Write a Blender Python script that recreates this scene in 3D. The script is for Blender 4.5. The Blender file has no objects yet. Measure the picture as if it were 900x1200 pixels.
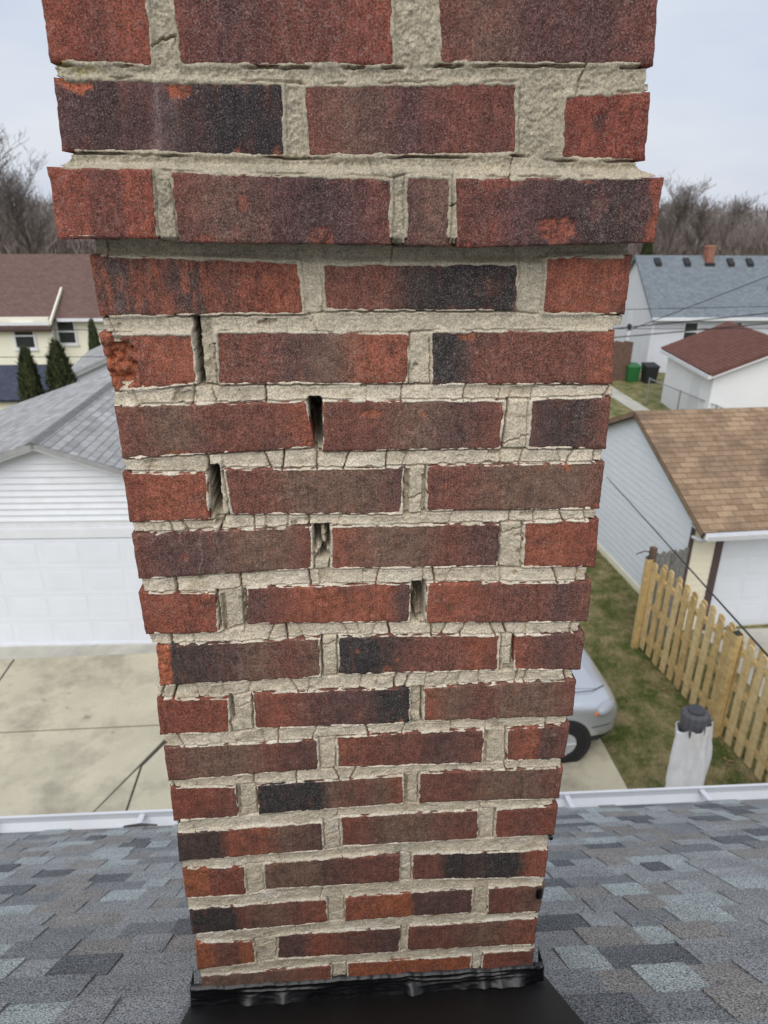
import bpy, math, random
import numpy as np
from mathutils import Matrix, Vector

# ------------------------------------------------------------------ camera
EYE = 7.5                       # metres above the yard
TH, PS, RO = math.radians(23.257), math.radians(4.863), math.radians(0.487)
scene = bpy.context.scene
C = scene.collection
fwd = Vector((math.sin(PS)*math.cos(TH), math.cos(PS)*math.cos(TH), -math.sin(TH)))
rgt = Vector((math.cos(PS), -math.sin(PS), 0)); upv = rgt.cross(fwd)
r2 = rgt*math.cos(RO) + upv*math.sin(RO); u2 = -rgt*math.sin(RO) + upv*math.cos(RO)
cam = bpy.data.cameras.new("camera"); camo = bpy.data.objects.new("camera", cam); C.objects.link(camo)
M = Matrix((r2, u2, -fwd)).transposed().to_4x4(); M.translation = (0, 0, EYE)
camo.matrix_world = M
cam.sensor_fit = 'VERTICAL'; cam.sensor_height = 24; cam.lens = 832/1200*24
cam.clip_start = 0.02; cam.clip_end = 3000
cam.dof.use_dof = True; cam.dof.focus_distance = 0.74; cam.dof.aperture_fstop = 7.6
scene.camera = camo

# ------------------------------------------------------------------ sky, sun, exposure
SUN_EL, SUN_AZ = math.radians(45), math.radians(200)     # azimuth clockwise from +Y: behind the camera
w = bpy.data.worlds.new("World"); scene.world = w; w.use_nodes = True
nt = w.node_tree; nt.nodes.clear()
out = nt.nodes.new('ShaderNodeOutputWorld'); bg = nt.nodes.new('ShaderNodeBackground')
sky = nt.nodes.new('ShaderNodeTexSky'); sky.sky_type = 'NISHITA'; sky.sun_disc = False
sky.sun_elevation = SUN_EL; sky.sun_rotation = SUN_AZ; sky.air_density = 1.0; sky.dust_density = 2.5
tc = nt.nodes.new('ShaderNodeTexCoord')
mp = nt.nodes.new('ShaderNodeMapping'); mp.inputs['Scale'].default_value = (1.5, 1.5, 5)
nz = nt.nodes.new('ShaderNodeTexNoise'); nz.inputs['Scale'].default_value = 1.6; nz.inputs['Detail'].default_value = 4
nt.links.new(tc.outputs['Generated'], mp.inputs['Vector']); nt.links.new(mp.outputs['Vector'], nz.inputs['Vector'])
cr = nt.nodes.new('ShaderNodeValToRGB')
cr.color_ramp.elements[0].position = 0.35; cr.color_ramp.elements[0].color = (7.2, 8.05, 9.7, 1)
cr.color_ramp.elements[1].position = 0.68; cr.color_ramp.elements[1].color = (9.8, 10.1, 10.8, 1)
nt.links.new(nz.outputs['Fac'], cr.inputs['Fac'])
mx = nt.nodes.new('ShaderNodeMix'); mx.data_type = 'RGBA'; mx.inputs['Factor'].default_value = 0.86   # cloud cover over the clear sky
nt.links.new(sky.outputs['Color'], mx.inputs['A']); nt.links.new(cr.outputs['Color'], mx.inputs['B'])
nt.links.new(mx.outputs['Result'], bg.inputs['Color']); bg.inputs['Strength'].default_value = 0.060
nt.links.new(bg.outputs['Background'], out.inputs['Surface'])
sl = bpy.data.lights.new("sun", 'SUN'); sl.energy = 1.5; sl.angle = math.radians(60); sl.color = (1.0, 0.97, 0.93)
so = bpy.data.objects.new("sun", sl); C.objects.link(so)
sd = Vector((math.sin(SUN_AZ)*math.cos(SUN_EL), math.cos(SUN_AZ)*math.cos(SUN_EL), math.sin(SUN_EL)))
so.rotation_euler = sd.to_track_quat('Z', 'Y').to_euler(); so.location = (0, -20, 40)
vs = scene.view_settings; vs.view_transform = 'Standard'; vs.look = 'None'; vs.gamma = 1; vs.exposure = 0.55
vs.use_curve_mapping = False

# ------------------------------------------------------------------ helpers
rng = np.random.default_rng(7); random.seed(7)
def lin(r, g, b):
    f = lambda c: (c/255/12.92) if c/255 <= 0.04045 else ((c/255+0.055)/1.055)**2.4
    return (f(r), f(g), f(b))
def hash2(ix, iy, s):
    n = (ix.astype(np.int64)*374761393 + iy.astype(np.int64)*668265263 + s*974634541) & 0xFFFFFFFF
    n = ((n ^ (n >> 13))*1274126177) & 0xFFFFFFFF
    return ((n ^ (n >> 16)) & 0xFFFF)/65535.0
def vnoise(x, y, s=0):
    x = np.asarray(x, float); y = np.asarray(y, float)
    ix = np.floor(x); iy = np.floor(y); fx = x-ix; fy = y-iy
    fx = fx*fx*(3-2*fx); fy = fy*fy*(3-2*fy)
    a = hash2(ix, iy, s); b = hash2(ix+1, iy, s); c = hash2(ix, iy+1, s); d = hash2(ix+1, iy+1, s)
    return (a*(1-fx)+b*fx)*(1-fy) + (c*(1-fx)+d*fx)*fy
def fbm(x, y, s=0, o=3):
    v = 0; a = 0.5; t = 0
    for k in range(o):
        v = v + a*vnoise(x*2**k+17.3*k, y*2**k-9.1*k, s+k); t += a; a *= 0.5
    return v/t*2-1                                       # about -1..1
def sstep(a, b, x):
    t = np.clip((x-a)/(b-a), 0, 1); return t*t*(3-2*t)

def link(name, me, mat=None, parent=None, loc=None, rot=None):
    o = bpy.data.objects.new(name, me); C.objects.link(o)
    if mat is not None and me is not None and len(me.materials) == 0: me.materials.append(mat)
    if parent is not None: o.parent = parent
    if loc is not None: o.location = loc
    if rot is not None: o.rotation_euler = rot
    return o
def tag(o, label, cat, group=None, kind=None):
    o['label'] = label; o['category'] = cat
    if group: o['group'] = group
    if kind: o['kind'] = kind
    return o
def struct(o, kind='structure'):
    o['kind'] = kind; return o
def empty(name, loc, rz=0):
    o = bpy.data.objects.new(name, None); C.objects.link(o); o.location = loc; o.rotation_euler = (0, 0, rz)
    o.empty_display_size = 0.2; return o
def mesh_np(name, co, quads, smooth=True, col=None, flat_from=None):
    me = bpy.data.meshes.new(name); n = len(quads)
    me.vertices.add(len(co)); me.vertices.foreach_set('co', np.asarray(co, np.float32).ravel())
    me.loops.add(n*4); me.loops.foreach_set('vertex_index', np.asarray(quads, np.int32).ravel())
    me.polygons.add(n); me.polygons.foreach_set('loop_start', np.arange(0, n*4, 4, dtype=np.int32))
    sm = np.full(n, smooth)
    if flat_from is not None: sm[flat_from:] = False
    me.update(calc_edges=True)
    me.polygons.foreach_set('use_smooth', sm)
    if col is not None:
        a = me.color_attributes.new('Col', 'FLOAT_COLOR', 'POINT')
        a.data.foreach_set('color', np.c_[col, np.ones(len(col))].astype(np.float32).ravel())
    me.validate(); return me

class MB:
    """collects simple solids of ONE piece, builds them as one mesh object"""
    def __init__(s): s.v = []; s.f = []; s.uv = []
    def add(s, verts, faces):
        n = len(s.v); s.v += [tuple(v) for v in verts]; s.f += [tuple(i+n for i in f) for f in faces]; return s
    def box(s, x0, x1, y0, y1, z0, z1):
        return s.add([(x0,y0,z0),(x1,y0,z0),(x1,y1,z0),(x0,y1,z0),(x0,y0,z1),(x1,y0,z1),(x1,y1,z1),(x0,y1,z1)],
                     [(0,3,2,1),(4,5,6,7),(0,1,5,4),(1,2,6,5),(2,3,7,6),(3,0,4,7)])
    def hexa(s, b, t):        # bottom 4 points, top 4 points
        return s.add(list(b)+list(t), [(0,3,2,1),(4,5,6,7),(0,1,5,4),(1,2,6,5),(2,3,7,6),(3,0,4,7)])
    def prism(s, poly, y0, y1, axis='y'):     # poly in (a,b), extruded along axis
        n = len(poly)
        if axis == 'y': P = [(a, y0, b) for a, b in poly]+[(a, y1, b) for a, b in poly]
        elif axis == 'x': P = [(y0, a, b) for a, b in poly]+[(y1, a, b) for a, b in poly]
        else: P = [(a, b, y0) for a, b in poly]+[(a, b, y1) for a, b in poly]
        F = [tuple(range(n-1, -1, -1)), tuple(range(n, 2*n))]+[(i, (i+1) % n, (i+1) % n+n, i+n) for i in range(n)]
        return s.add(P, F)
    def tube(s, pts, rad, n=6, cap=True):
        pts = [Vector(p) for p in pts]; rad = rad if hasattr(rad, '__len__') else [rad]*len(pts)
        base = len(s.v); ref = Vector((0.3, 0.2, 0.93))
        for i, p in enumerate(pts):
            t = (pts[min(i+1, len(pts)-1)]-pts[max(i-1, 0)]).normalized()
            a = t.cross(ref if abs(t.dot(ref)) < 0.95 else Vector((1, 0, 0))).normalized(); b = t.cross(a)
            for k in range(n):
                q = p+(a*math.cos(2*math.pi*k/n)+b*math.sin(2*math.pi*k/n))*rad[i]; s.v.append(tuple(q))
        for i in range(len(pts)-1):
            for k in range(n):
                s.f.append((base+i*n+k, base+i*n+(k+1) % n, base+(i+1)*n+(k+1) % n, base+(i+1)*n+k))
        if cap:
            s.f.append(tuple(base+k for k in range(n-1, -1, -1))); s.f.append(tuple(base+(len(pts)-1)*n+k for k in range(n)))
        return s
    def lathe(s, prof, cx=0, cy=0, n=16):     # profile (r, z)
        base = len(s.v)
        for r, z in prof:
            for k in range(n): s.v.append((cx+r*math.cos(2*math.pi*k/n), cy+r*math.sin(2*math.pi*k/n), z))
        for i in range(len(prof)-1):
            for k in range(n): s.f.append((base+i*n+k, base+i*n+(k+1) % n, base+(i+1)*n+(k+1) % n, base+(i+1)*n+k))
        s.f.append(tuple(base+k for k in range(n-1, -1, -1))); s.f.append(tuple(base+(len(prof)-1)*n+k for k in range(n)))
        return s
    def mesh(s, name, smooth=False):
        me = bpy.data.meshes.new(name); me.from_pydata(s.v, [], s.f); me.update()
        if smooth: me.polygons.foreach_set('use_smooth', [True]*len(me.polygons))
        return me
    def build(s, name, mat, parent=None, loc=None, rot=None, smooth=False, bevel=0):
        o = link(name, s.mesh(name, smooth), mat, parent, loc, rot)
        if bevel:
            m = o.modifiers.new('bevel', 'BEVEL'); m.width = bevel; m.segments = 2; m.limit_method = 'ANGLE'
        return o

# ------------------------------------------------------------------ materials
def new_mat(name):
    m = bpy.data.materials.new(name); m.use_nodes = True; t = m.node_tree
    b = t.nodes['Principled BSDF']; return m, t, b
def N(t, kind, **kw):
    n = t.nodes.new(kind)
    for k, v in kw.items():
        if k in n.inputs.keys(): n.inputs[k].default_value = v
        else: setattr(n, k, v)
    return n
def ramp(t, src, p0, p1, c0=(0,0,0,1), c1=(1,1,1,1)):
    r = t.nodes.new('ShaderNodeValToRGB'); e = r.color_ramp.elements
    e[0].position = p0; e[0].color = c0; e[1].position = p1; e[1].color = c1
    t.links.new(src, r.inputs['Fac']); return r.outputs['Color']
def mixc(t, fac, a, b, mode='MIX'):
    m = t.nodes.new('ShaderNodeMix'); m.data_type = 'RGBA'; m.blend_type = mode
    for s, v in (('Factor', fac), ('A', a), ('B', b)):
        if hasattr(v, 'links'): t.links.new(v, m.inputs[s])
        else: m.inputs[s].default_value = v if (s == 'Factor' or len(v) == 4) else (*v, 1)
    return m.outputs['Result']
def coords(t, scale=(1,1,1), offset_random=False, kind='Object'):
    c = t.nodes.new('ShaderNodeTexCoord'); v = c.outputs[kind]
    if offset_random:
        oi = t.nodes.new('ShaderNodeObjectInfo'); ml = N(t, 'ShaderNodeMath', operation='MULTIPLY'); ml.inputs[1].default_value = 37.0
        t.links.new(oi.outputs['Random'], ml.inputs[0])
        va = N(t, 'ShaderNodeVectorMath', operation='ADD'); t.links.new(v, va.inputs[0]); t.links.new(ml.outputs[0], va.inputs[1]); v = va.outputs[0]
    m = N(t, 'ShaderNodeMapping'); m.inputs['Scale'].default_value = scale; t.links.new(v, m.inputs['Vector'])
    return m.outputs['Vector']
def noise(t, vec, scale, detail=3, rough=0.55):
    n = N(t, 'ShaderNodeTexNoise'); n.inputs['Scale'].default_value = scale; n.inputs['Detail'].default_value = detail
    n.inputs['Roughness'].default_value = rough; t.links.new(vec, n.inputs['Vector']); return n.outputs['Fac']
def bump(t, b, h, dist, strength=0.6):
    n = N(t, 'ShaderNodeBump'); n.inputs['Strength'].default_value = strength; n.inputs['Distance'].default_value = dist
    t.links.new(h, n.inputs['Height']); t.links.new(n.outputs['Normal'], b.inputs['Normal'])
def plain(name, rgb, rough=0.6, var=0.12, scale=8, metal=0.0, dirt=None, bumpd=0.0, bscale=40):
    m, t, b = new_mat(name); v = coords(t, offset_random=True)
    f = noise(t, v, scale, 5)
    c = mixc(t, ramp(t, f, 0.3, 0.7), tuple(x*(1-var) for x in rgb), tuple(min(1, x*(1+var*0.7)) for x in rgb))
    if dirt is not None:
        f2 = noise(t, v, scale*0.35, 6, 0.65); c = mixc(t, ramp(t, f2, 0.52, 0.75), c, dirt)
    t.links.new(c, b.inputs['Base Color']); b.inputs['Roughness'].default_value = rough; b.inputs['Metallic'].default_value = metal
    if bumpd: bump(t, b, noise(t, v, bscale, 4), bumpd)
    return m

# fired brick: zone colours live on the mesh (Col), grain, specks and pits come from nodes
m_brick, t, b = new_mat('fired_brick')
col = N(t, 'ShaderNodeVertexColor'); col.layer_name = 'Col'
v = coords(t, offset_random=True); vst = coords(t, (430, 60, 26), True)
c = col.outputs['Color']
c = mixc(t, 0.7, c, ramp(t, noise(t, v, 75, 5, 0.6), 0.3, 0.72, (.72,.71,.71,1), (1.26,1.24,1.22,1)), 'MULTIPLY')
c = mixc(t, 0.6, c, ramp(t, noise(t, vst, 1.0, 4, .65), 0.3, 0.7, (.66,.65,.65,1), (1.28,1.27,1.26,1)), 'MULTIPLY')
c = mixc(t, 0.8, c, ramp(t, noise(t, v, 210, 4, .7), 0.32, 0.68, (.68,.67,.67,1), (1.26,1.25,1.24,1)), 'MULTIPLY')
c = mixc(t, 0.75, c, ramp(t, noise(t, v, 700, 2, 0.6), 0.36, 0.60, (.34,.33,.33,1), (1.42,1.40,1.38,1)), 'MULTIPLY')
sp = ramp(t, noise(t, v, 900, 1.5, 0.5), 0.56, 0.70)
lt = mixc(t, 0.36, c, (.46, .39, .33))
c = mixc(t, sp, c, lt)
t.links.new(c, b.inputs['Base Color']); b.inputs['Roughness'].default_value = 0.93; b.inputs['Specular IOR Level'].default_value = 0.25
bump(t, b, noise(t, v, 480, 4, 0.7), 0.0016, 0.8)

m_mortar, t, b = new_mat('mortar')
col = N(t, 'ShaderNodeVertexColor'); col.layer_name = 'Col'; v = coords(t); c = col.outputs['Color']
c = mixc(t, 0.7, c, ramp(t, noise(t, v, 90, 6, 0.65), 0.3, 0.7, (.84,.83,.81,1), (1.14,1.14,1.14,1)), 'MULTIPLY')
c = mixc(t, 0.75, c, ramp(t, noise(t, v, 620, 2, 0.6), 0.36, 0.58, (.58,.57,.55,1), (1.2,1.2,1.19,1)), 'MULTIPLY')
t.links.new(c, b.inputs['Base Color']); b.inputs['Roughness'].default_value = 0.95; b.inputs['Specular IOR Level'].default_value = 0.2
bump(t, b, noise(t, v, 380, 5, 0.75), 0.0020, 0.85)

def shingle_mat(name, rgb, speck=0.55):
    m, t, b = new_mat(name); v = coords(t, offset_random=True)
    c = mixc(t, 1.0, ramp(t, noise(t, v, 9, 4), 0.3, 0.7, (.82,.82,.82,1), (1.14,1.14,1.14,1)), rgb, 'MULTIPLY')
    c = mixc(t, 0.9, c, ramp(t, noise(t, v, 330, 2, 0.6), 0.40, 0.58, (.30,.30,.32,1), (1.65,1.65,1.65,1)), 'MULTIPLY')
    s = ramp(t, noise(t, v, 420, 1, 0.5), 0.60, 0.66); c = mixc(t, s, c, mixc(t, speck, c, (.55,.57,.57)))
    t.links.new(c, b.inputs['Base Color']); b.inputs['Roughness'].default_value = 0.95; b.inputs['Specular IOR Level'].default_value = 0.2
    bump(t, b, noise(t, v, 380, 2), 0.0016, 0.7)
    return m
m_sh = [shingle_mat('shingle_pale_blue', lin(160,167,165)), shingle_mat('shingle_grey', lin(140,141,141)),
        shingle_mat('shingle_charcoal', lin(98,100,103)), shingle_mat('shingle_taupe', lin(138,134,129)),
        shingle_mat('shingle_silver', lin(150,152,152)), shingle_mat('shingle_slate', lin(124,126,127))]

m_black = plain('black_coated_metal', (.0035,.0035,.004), 0.62, 0.2, 30)
m_seal, t, b = new_mat('black_sealant'); v = coords(t)
b.inputs['Base Color'].default_value = (.004,.0042,.005,1); b.inputs['Roughness'].default_value = 0.36
bump(t, b, noise(t, v, 90, 3), 0.002, 0.3)
m_white = plain('white_vinyl', (.72,.74,.77), 0.45, 0.05, 3, dirt=(.62,.63,.63))
m_door = plain('white_painted_steel', (.74,.77,.82), 0.4, 0.03, 2)
m_bluewhite = plain('pale_blue_vinyl', (.74,.785,.82), 0.5, 0.04, 2)
m_cream = plain('cream_siding', lin(236,230,206), 0.6, 0.06, 2)
m_trim = plain('white_trim', (.72,.73,.75), 0.5, 0.06, 6)
m_browntrim = plain('brown_painted_trim', lin(84,68,66), 0.6)
m_glass, t, b = new_mat('window_glass'); b.inputs['Base Color'].default_value = (.03,.035,.04,1); b.inputs['Roughness'].default_value = 0.06
m_pine = plain('new_pine_wood', lin(200,172,118), 0.75, 0.25, 14, dirt=lin(164,134,86))
m_pine2 = plain('pale_pine_wood', lin(210,186,136), 0.75, 0.2, 14, dirt=lin(180,150,98))
m_greywood = plain('weathered_grey_wood', lin(128,126,120), 0.85, 0.3, 14, dirt=lin(84,82,76))
m_oldwood = plain('old_brown_wood', lin(104,80,68), 0.85, 0.25, 6)
m_metal = plain('galvanised_steel', (.35,.36,.37), 0.4, 0.1, 8, metal=0.8)
m_cable = plain('black_cable', (.015,.015,.016), 0.6)
m_darkcap = plain('dark_post_cap', (.03,.027,.025), 0.7)

def concrete(name, rgb, stain):
    m, t, b = new_mat(name); v = coords(t, kind='Object')
    c = mixc(t, ramp(t, noise(t, v, 0.9, 7, 0.62), 0.3, 0.72), tuple(x*0.84 for x in rgb), tuple(x*1.08 for x in rgb))
    c = mixc(t, ramp(t, noise(t, v, 0.55, 6, 0.7), 0.46, 0.66), c, stain)
    c = mixc(t, 0.4, c, ramp(t, noise(t, v, 45, 4, 0.7), 0.3, 0.7, (.8,.8,.8,1), (1.1,1.1,1.1,1)), 'MULTIPLY')
    c = mixc(t, ramp(t, noise(t, v, 4.5, 2), 0.70, 0.76), c, tuple(x*0.55 for x in rgb))
    t.links.new(c, b.inputs['Base Color']); b.inputs['Roughness'].default_value = 0.9
    bump(t, b, noise(t, v, 60, 5), 0.004, 0.4)
    return m
m_conc = concrete('driveway_concrete', lin(198,190,166), lin(142,135,118))
m_conc2 = concrete('path_concrete', lin(190,187,174), lin(160,156,146))

m_grass, t, b = new_mat('winter_lawn'); v = coords(t)
g = mixc(t, ramp(t, noise(t, v, 2.2, 8, 0.72), 0.40, 0.60), lin(92,102,56), lin(156,144,110))
g = mixc(t, 0.8, g, ramp(t, noise(t, v, 14, 5, 0.7), 0.3, 0.7, (.5,.52,.5,1), (1.3,1.28,1.2,1)), 'MULTIPLY')
t.links.new(g, b.inputs['Base Color']); b.inputs['Roughness'].default_value = 1.0; b.inputs['Specular IOR Level'].default_value = 0.1
bump(t, b, noise(t, v, 60, 4, 0.7), 0.03, 0.8)
m_blade, t, b = new_mat('grass_blades'); v = coords(t)
g = mixc(t, ramp(t, noise(t, v, 2.2, 8, 0.72), 0.42, 0.6), lin(96,110,54), lin(172,158,120))
t.links.new(g, b.inputs['Base Color']); b.inputs['Roughness'].default_value = 0.9

def roof_mat(name, rgb, var, stain=None, tab=0.30, row=0.143):
    """far asphalt roofs: tab colours by brick texture over real stepped courses"""
    m, t, b = new_mat(name); uv = N(t, 'ShaderNodeUVMap'); uv.uv_map = 'UVMap'
    bt = N(t, 'ShaderNodeTexBrick'); bt.inputs['Scale'].default_value = 1.0
    bt.inputs['Brick Width'].default_value = tab; bt.inputs['Row Height'].default_value = row
    bt.inputs['Mortar Size'].default_value = 0.008; bt.inputs['Bias'].default_value = 0.0
    bt.inputs['Color1'].default_value = (*[x*(1-var) for x in rgb], 1); bt.inputs['Color2'].default_value = (*[x*(1+var) for x in rgb], 1)
    bt.inputs['Mortar'].default_value = (*[x*0.55 for x in rgb], 1)
    t.links.new(uv.outputs['UV'], bt.inputs['Vector']); c = bt.outputs['Color']
    v = coords(t)
    if stain: c = mixc(t, ramp(t, noise(t, v, 0.6, 6, 0.65), 0.47, 0.66), c, stain)
    c = mixc(t, 0.8, c, ramp(t, noise(t, v, 5, 6, 0.75), 0.3, 0.7, (.7,.7,.7,1), (1.2,1.2,1.2,1)), 'MULTIPLY')
    t.links.new(c, b.inputs['Base Color']); b.inputs['Roughness'].default_value = 0.95; b.inputs['Specular IOR Level'].default_value = 0.15
    return m
m_roof_grey = roof_mat('garage_roof_grey', lin(164,164,163), 0.2)
m_roof_tan = roof_mat('garage_roof_tan', lin(154,130,106), 0.22, lin(104,86,74))
m_roof_maroon = roof_mat('roof_maroon', lin(112,78,70), 0.08)
m_roof_brown = roof_mat('roof_brown', lin(116,94,88), 0.06)
m_roof_slate = roof_mat('roof_slate', lin(122,130,136), 0.10)
m_roof_dark = roof_mat('roof_dark_blue', lin(74,78,92), 0.1)

# ================================================================== SETTING
gs = 1500
struct(MB().add([(-gs,-gs,0),(gs,-gs,0),(gs,gs,0),(-gs,gs,0)], [(0,1,2,3)]).build('ground', m_grass))

# driveway: separate poured slabs with open joints, on a dark bed
drv = struct(MB().box(-9.0, 4.08, 3.3, 11.12, -0.10, 0.006).build('driveway', plain('driveway_bed', (.06,.055,.045), 0.95)))
def slab(poly, top=0.03, mat=m_conc):
    o = MB().prism(poly, -0.06, top, 'z').build('slab', mat, drv, bevel=0.006); return o
J = 0.017
slab([(-9,9.14+J),(-5.68-J,9.14+J),(-5.66-J,11.12),(-9,11.12)])
slab([(-5.68+J,9.14+J),(-2.42-J,9.14+J),(-2.42-J,11.12),(-5.66+J,11.12)])
slab([(-9,3.3),(-5.28,3.3),(-3.225-J*.5,7.46),(-2.42-J*2,9.06),(-2.42-J*2,9.14-J),(-9,9.14-J)], 0.031)
slab([(-5.25,3.3),(-2.855,3.3),(-2.80-J*.6,8.25),(-3.21+J*.5,7.48)])
slab([(-2.838,3.3),(0.85-J,3.3),(0.85-J,9.14-J),(-2.40+J,9.14-J),(-2.40+J*.5,9.0),(-2.785+J*.3,8.25)], 0.029)
slab([(-2.42+J,9.14+J),(0.85-J,9.14+J),(0.85-J,11.12),(-2.42+J,11.12)])
slab([(0.85+J,3.3),(4.14,3.3),(4.06,9.14-J),(0.85+J,9.14-J)], 0.033)
slab([(0.85+J,9.14+J),(4.06,9.14+J),(4.0,11.12),(0.85+J,11.12)], 0.03)
struct(MB().box(12.35, 13.05, 22, 34, -0.05, 0.04).build('garden_path', m_conc2))
struct(MB().box(7.1, 13, 4.5, 11.15, -0.05, 0.03).build('alley_pavement', m_conc2))

# ================================================================== OWN HOUSE (roof we look down)
D = 0.67167; FX = 0.043
ALPHA = math.radians(39.5); ROOFZ = EYE-1.072; YAW = math.radians(-1.0)
house = tag(empty('house', (FX, D, 0), YAW), 'house with grey shingled roof that the brick chimney rises through', 'house')
S_EAVE, S_RIDGE = 2.00, -1.45
ca, sa = math.cos(ALPHA), math.sin(ALPHA)
def rp(x, s, h): return (x, s*ca + h*sa, ROOFZ - s*sa + h*ca)       # point on roof: across, down the slope, above deck
RX0, RX1 = -5.5, 6.0
deck = MB()
deck.hexa([rp(RX0,S_RIDGE,-.03), rp(RX1,S_RIDGE,-.03), rp(RX1,S_EAVE-.02,-.03), rp(RX0,S_EAVE-.02,-.03)],
          [rp(RX0,S_RIDGE,-.004), rp(RX1,S_RIDGE,-.004), rp(RX1,S_EAVE-.02,-.004), rp(RX0,S_EAVE-.02,-.004)])
roof = deck.build('roof', plain('roof_felt', (.02,.02,.022), 0.95), house)
yr = S_RIDGE*ca; zr = ROOFZ-S_RIDGE*sa; ze = ROOFZ-S_EAVE*sa; run = S_EAVE*ca-yr
MB().hexa([(RX0,yr-run,ze-.05),(RX1,yr-run,ze-.05),(RX1,yr,zr-.05),(RX0,yr,zr-.05)],
          [(RX0,yr-run,ze),(RX1,yr-run,ze),(RX1,yr-.001,zr-.004),(RX0,yr-.001,zr-.004)]).build('rear_slope', m_sh[1], roof)
MB().box(RX0+.3, RX1-.3, yr-run+.4, S_EAVE*ca-.35, 0, ze-.02).build('wall', m_white, house)
for xe in (RX0+.3, RX1-.42):
    MB().prism([(yr-run+.4, ze-.02), (S_EAVE*ca-.35, ze-.02), (yr, zr-.2)], xe, xe+.12, 'x').build('gable_wall', m_white, house)
MB().box(RX0+.1, RX1-.1, S_EAVE*ca-.36, S_EAVE*ca-.02, ze-.10, ze-.07).build('soffit', m_trim, house)
MB().box(RX0, RX1, S_EAVE*ca-.035, S_EAVE*ca-.015, ze-.16, ze-.035).build('fascia', m_trim, house)

# laminated shingles, one by one where they show, joined elsewhere
EXPO = 0.108
tabmesh = {}
def tab_mesh(wd, kind, mi):
    key = (wd, kind, mi)
    if key not in tabmesh:
        g = 0.0022; lo = 0.0105 if kind else 0.0062; ln = EXPO+0.035
        x0, x1 = g, wd-g
        if kind == 0: x0, x1 = -0.002, wd+0.002
        mb = MB().hexa([(x0,-ln,-.003),(x1,-ln,-.003),(x1,0,lo-.0045),(x0,0,lo-.0045)],
                       [(x0,-ln,.0008),(x1,-ln,.0008),(x1,0,lo),(x0,0,lo)])
        me = mb.mesh('shingle'); me.materials.append(m_sh[mi]); tabmesh[key] = me
    return tabmesh[key]
R2 = random.Random(21)
rest = MB(); rest_mi = []; nt_ = 0
def seen(x, s):                          # the strip of roof that shows beside the chimney
    if s < -0.12 or s > S_EAVE+.01: return False
    lim = 0.60+0.60*max(0, s)
    if x < -lim-0.14-0.12*s or x > lim+0.08+0.18*s: return False
    if s > 0.22 and -0.20-0.30*s < x < 0.23+0.25*s: return False
    return True
k = 0; tabs = []
while True:
    s = S_EAVE - k*EXPO
    if s < S_RIDGE+0.10: break
    x = RX0 + R2.random()*0.2; kind = R2.random() < .5
    last = -1
    while x < RX1-0.25:
        wd = R2.choice([0.06, 0.075, 0.09, 0.10, 0.11, 0.125, 0.14, 0.16])
        mi = R2.choices(range(6), [0.20, 0.24, 0.14, 0.15, 0.15, 0.12])[0]
        if mi == last: mi = R2.choice([1, 3, 4, 5])
        last = mi
        tabs.append((not seen(x+wd/2, s), s, x, wd, bool(kind), mi, k))
        x += wd; kind = (not kind) if R2.random() < .85 else kind
    k += 1
tabs.sort(key=lambda a: (a[0], a[1]))                     # those in view first, nearest first
for i, (hid, s, x, wd, kind, mi, k) in enumerate(tabs):
    if i < 298 and not hid: link('shingle', tab_mesh(wd, kind, mi), None, roof, rp(x, s, 0.0005*(k % 2)), (-ALPHA, 0, 0)); continue
    lo = .0105 if kind else .0062; g = .0022 if kind else -.002; n = len(rest.f); ln = EXPO+.035; e_ = .0005*(k % 2)
    rest.hexa([rp(x+g,s-ln,-.003+e_),rp(x+wd-g,s-ln,-.003+e_),rp(x+wd-g,s,lo-.0045+e_),rp(x+g,s,lo-.0045+e_)],
              [rp(x+g,s-ln,.0008+e_),rp(x+wd-g,s-ln,.0008+e_),rp(x+wd-g,s,lo+e_),rp(x+g,s,lo+e_)])
    rest_mi += [mi]*(len(rest.f)-n)
print('tabs in view', sum(not t_[0] for t_ in tabs))
me = rest.mesh('shingles'); [me.materials.append(m) for m in m_sh]; me.polygons.foreach_set('material_index', rest_mi)
ro = link('shingles', me, None, roof); ro['kind'] = 'stuff'
for i in range(45):
    xx = RX0+.13+i*.25
    MB().hexa([(xx,yr-.14,zr-.115),(xx+.246,yr-.14,zr-.115),(xx+.246,yr+.14,zr-.115),(xx,yr+.14,zr-.115)],
              [(xx,yr-.02,zr+.014),(xx+.246,yr-.02,zr+.014),(xx+.246,yr+.02,zr+.014),(xx,yr+.02,zr+.014)]).build('ridge_cap', m_sh[i % 6], roof)

# gutter with hangers
gy = S_EAVE*ca-.012; gz = ze-.020
prof = [(0,0),(0,-.115),(.07,-.115),(.085,-.06),(.125,-.035),(.125,0.004),(.113,.004),(.113,-.004),(.117,-.004),(.117,-.030),(.078,-.055),(.064,-.108),(.006,-.108),(.006,0)]
gut = MB().prism([(gy+a, gz+b_) for a, b_ in prof], RX0-.05, RX1+.05, 'x').build('gutter', m_trim, house)
x = RX0+.33
while x < RX1:
    MB().hexa([(x,gy-.05,gz+.022),(x+.022,gy-.05,gz+.022),(x+.022,gy+.112,gz-.012),(x,gy+.112,gz-.012)],
              [(x,gy-.05,gz+.027),(x+.022,gy-.05,gz+.027),(x+.022,gy+.112,gz-.004),(x,gy+.112,gz-.004)]).build('hanger', m_trim, gut)
    x += 0.61

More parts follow.
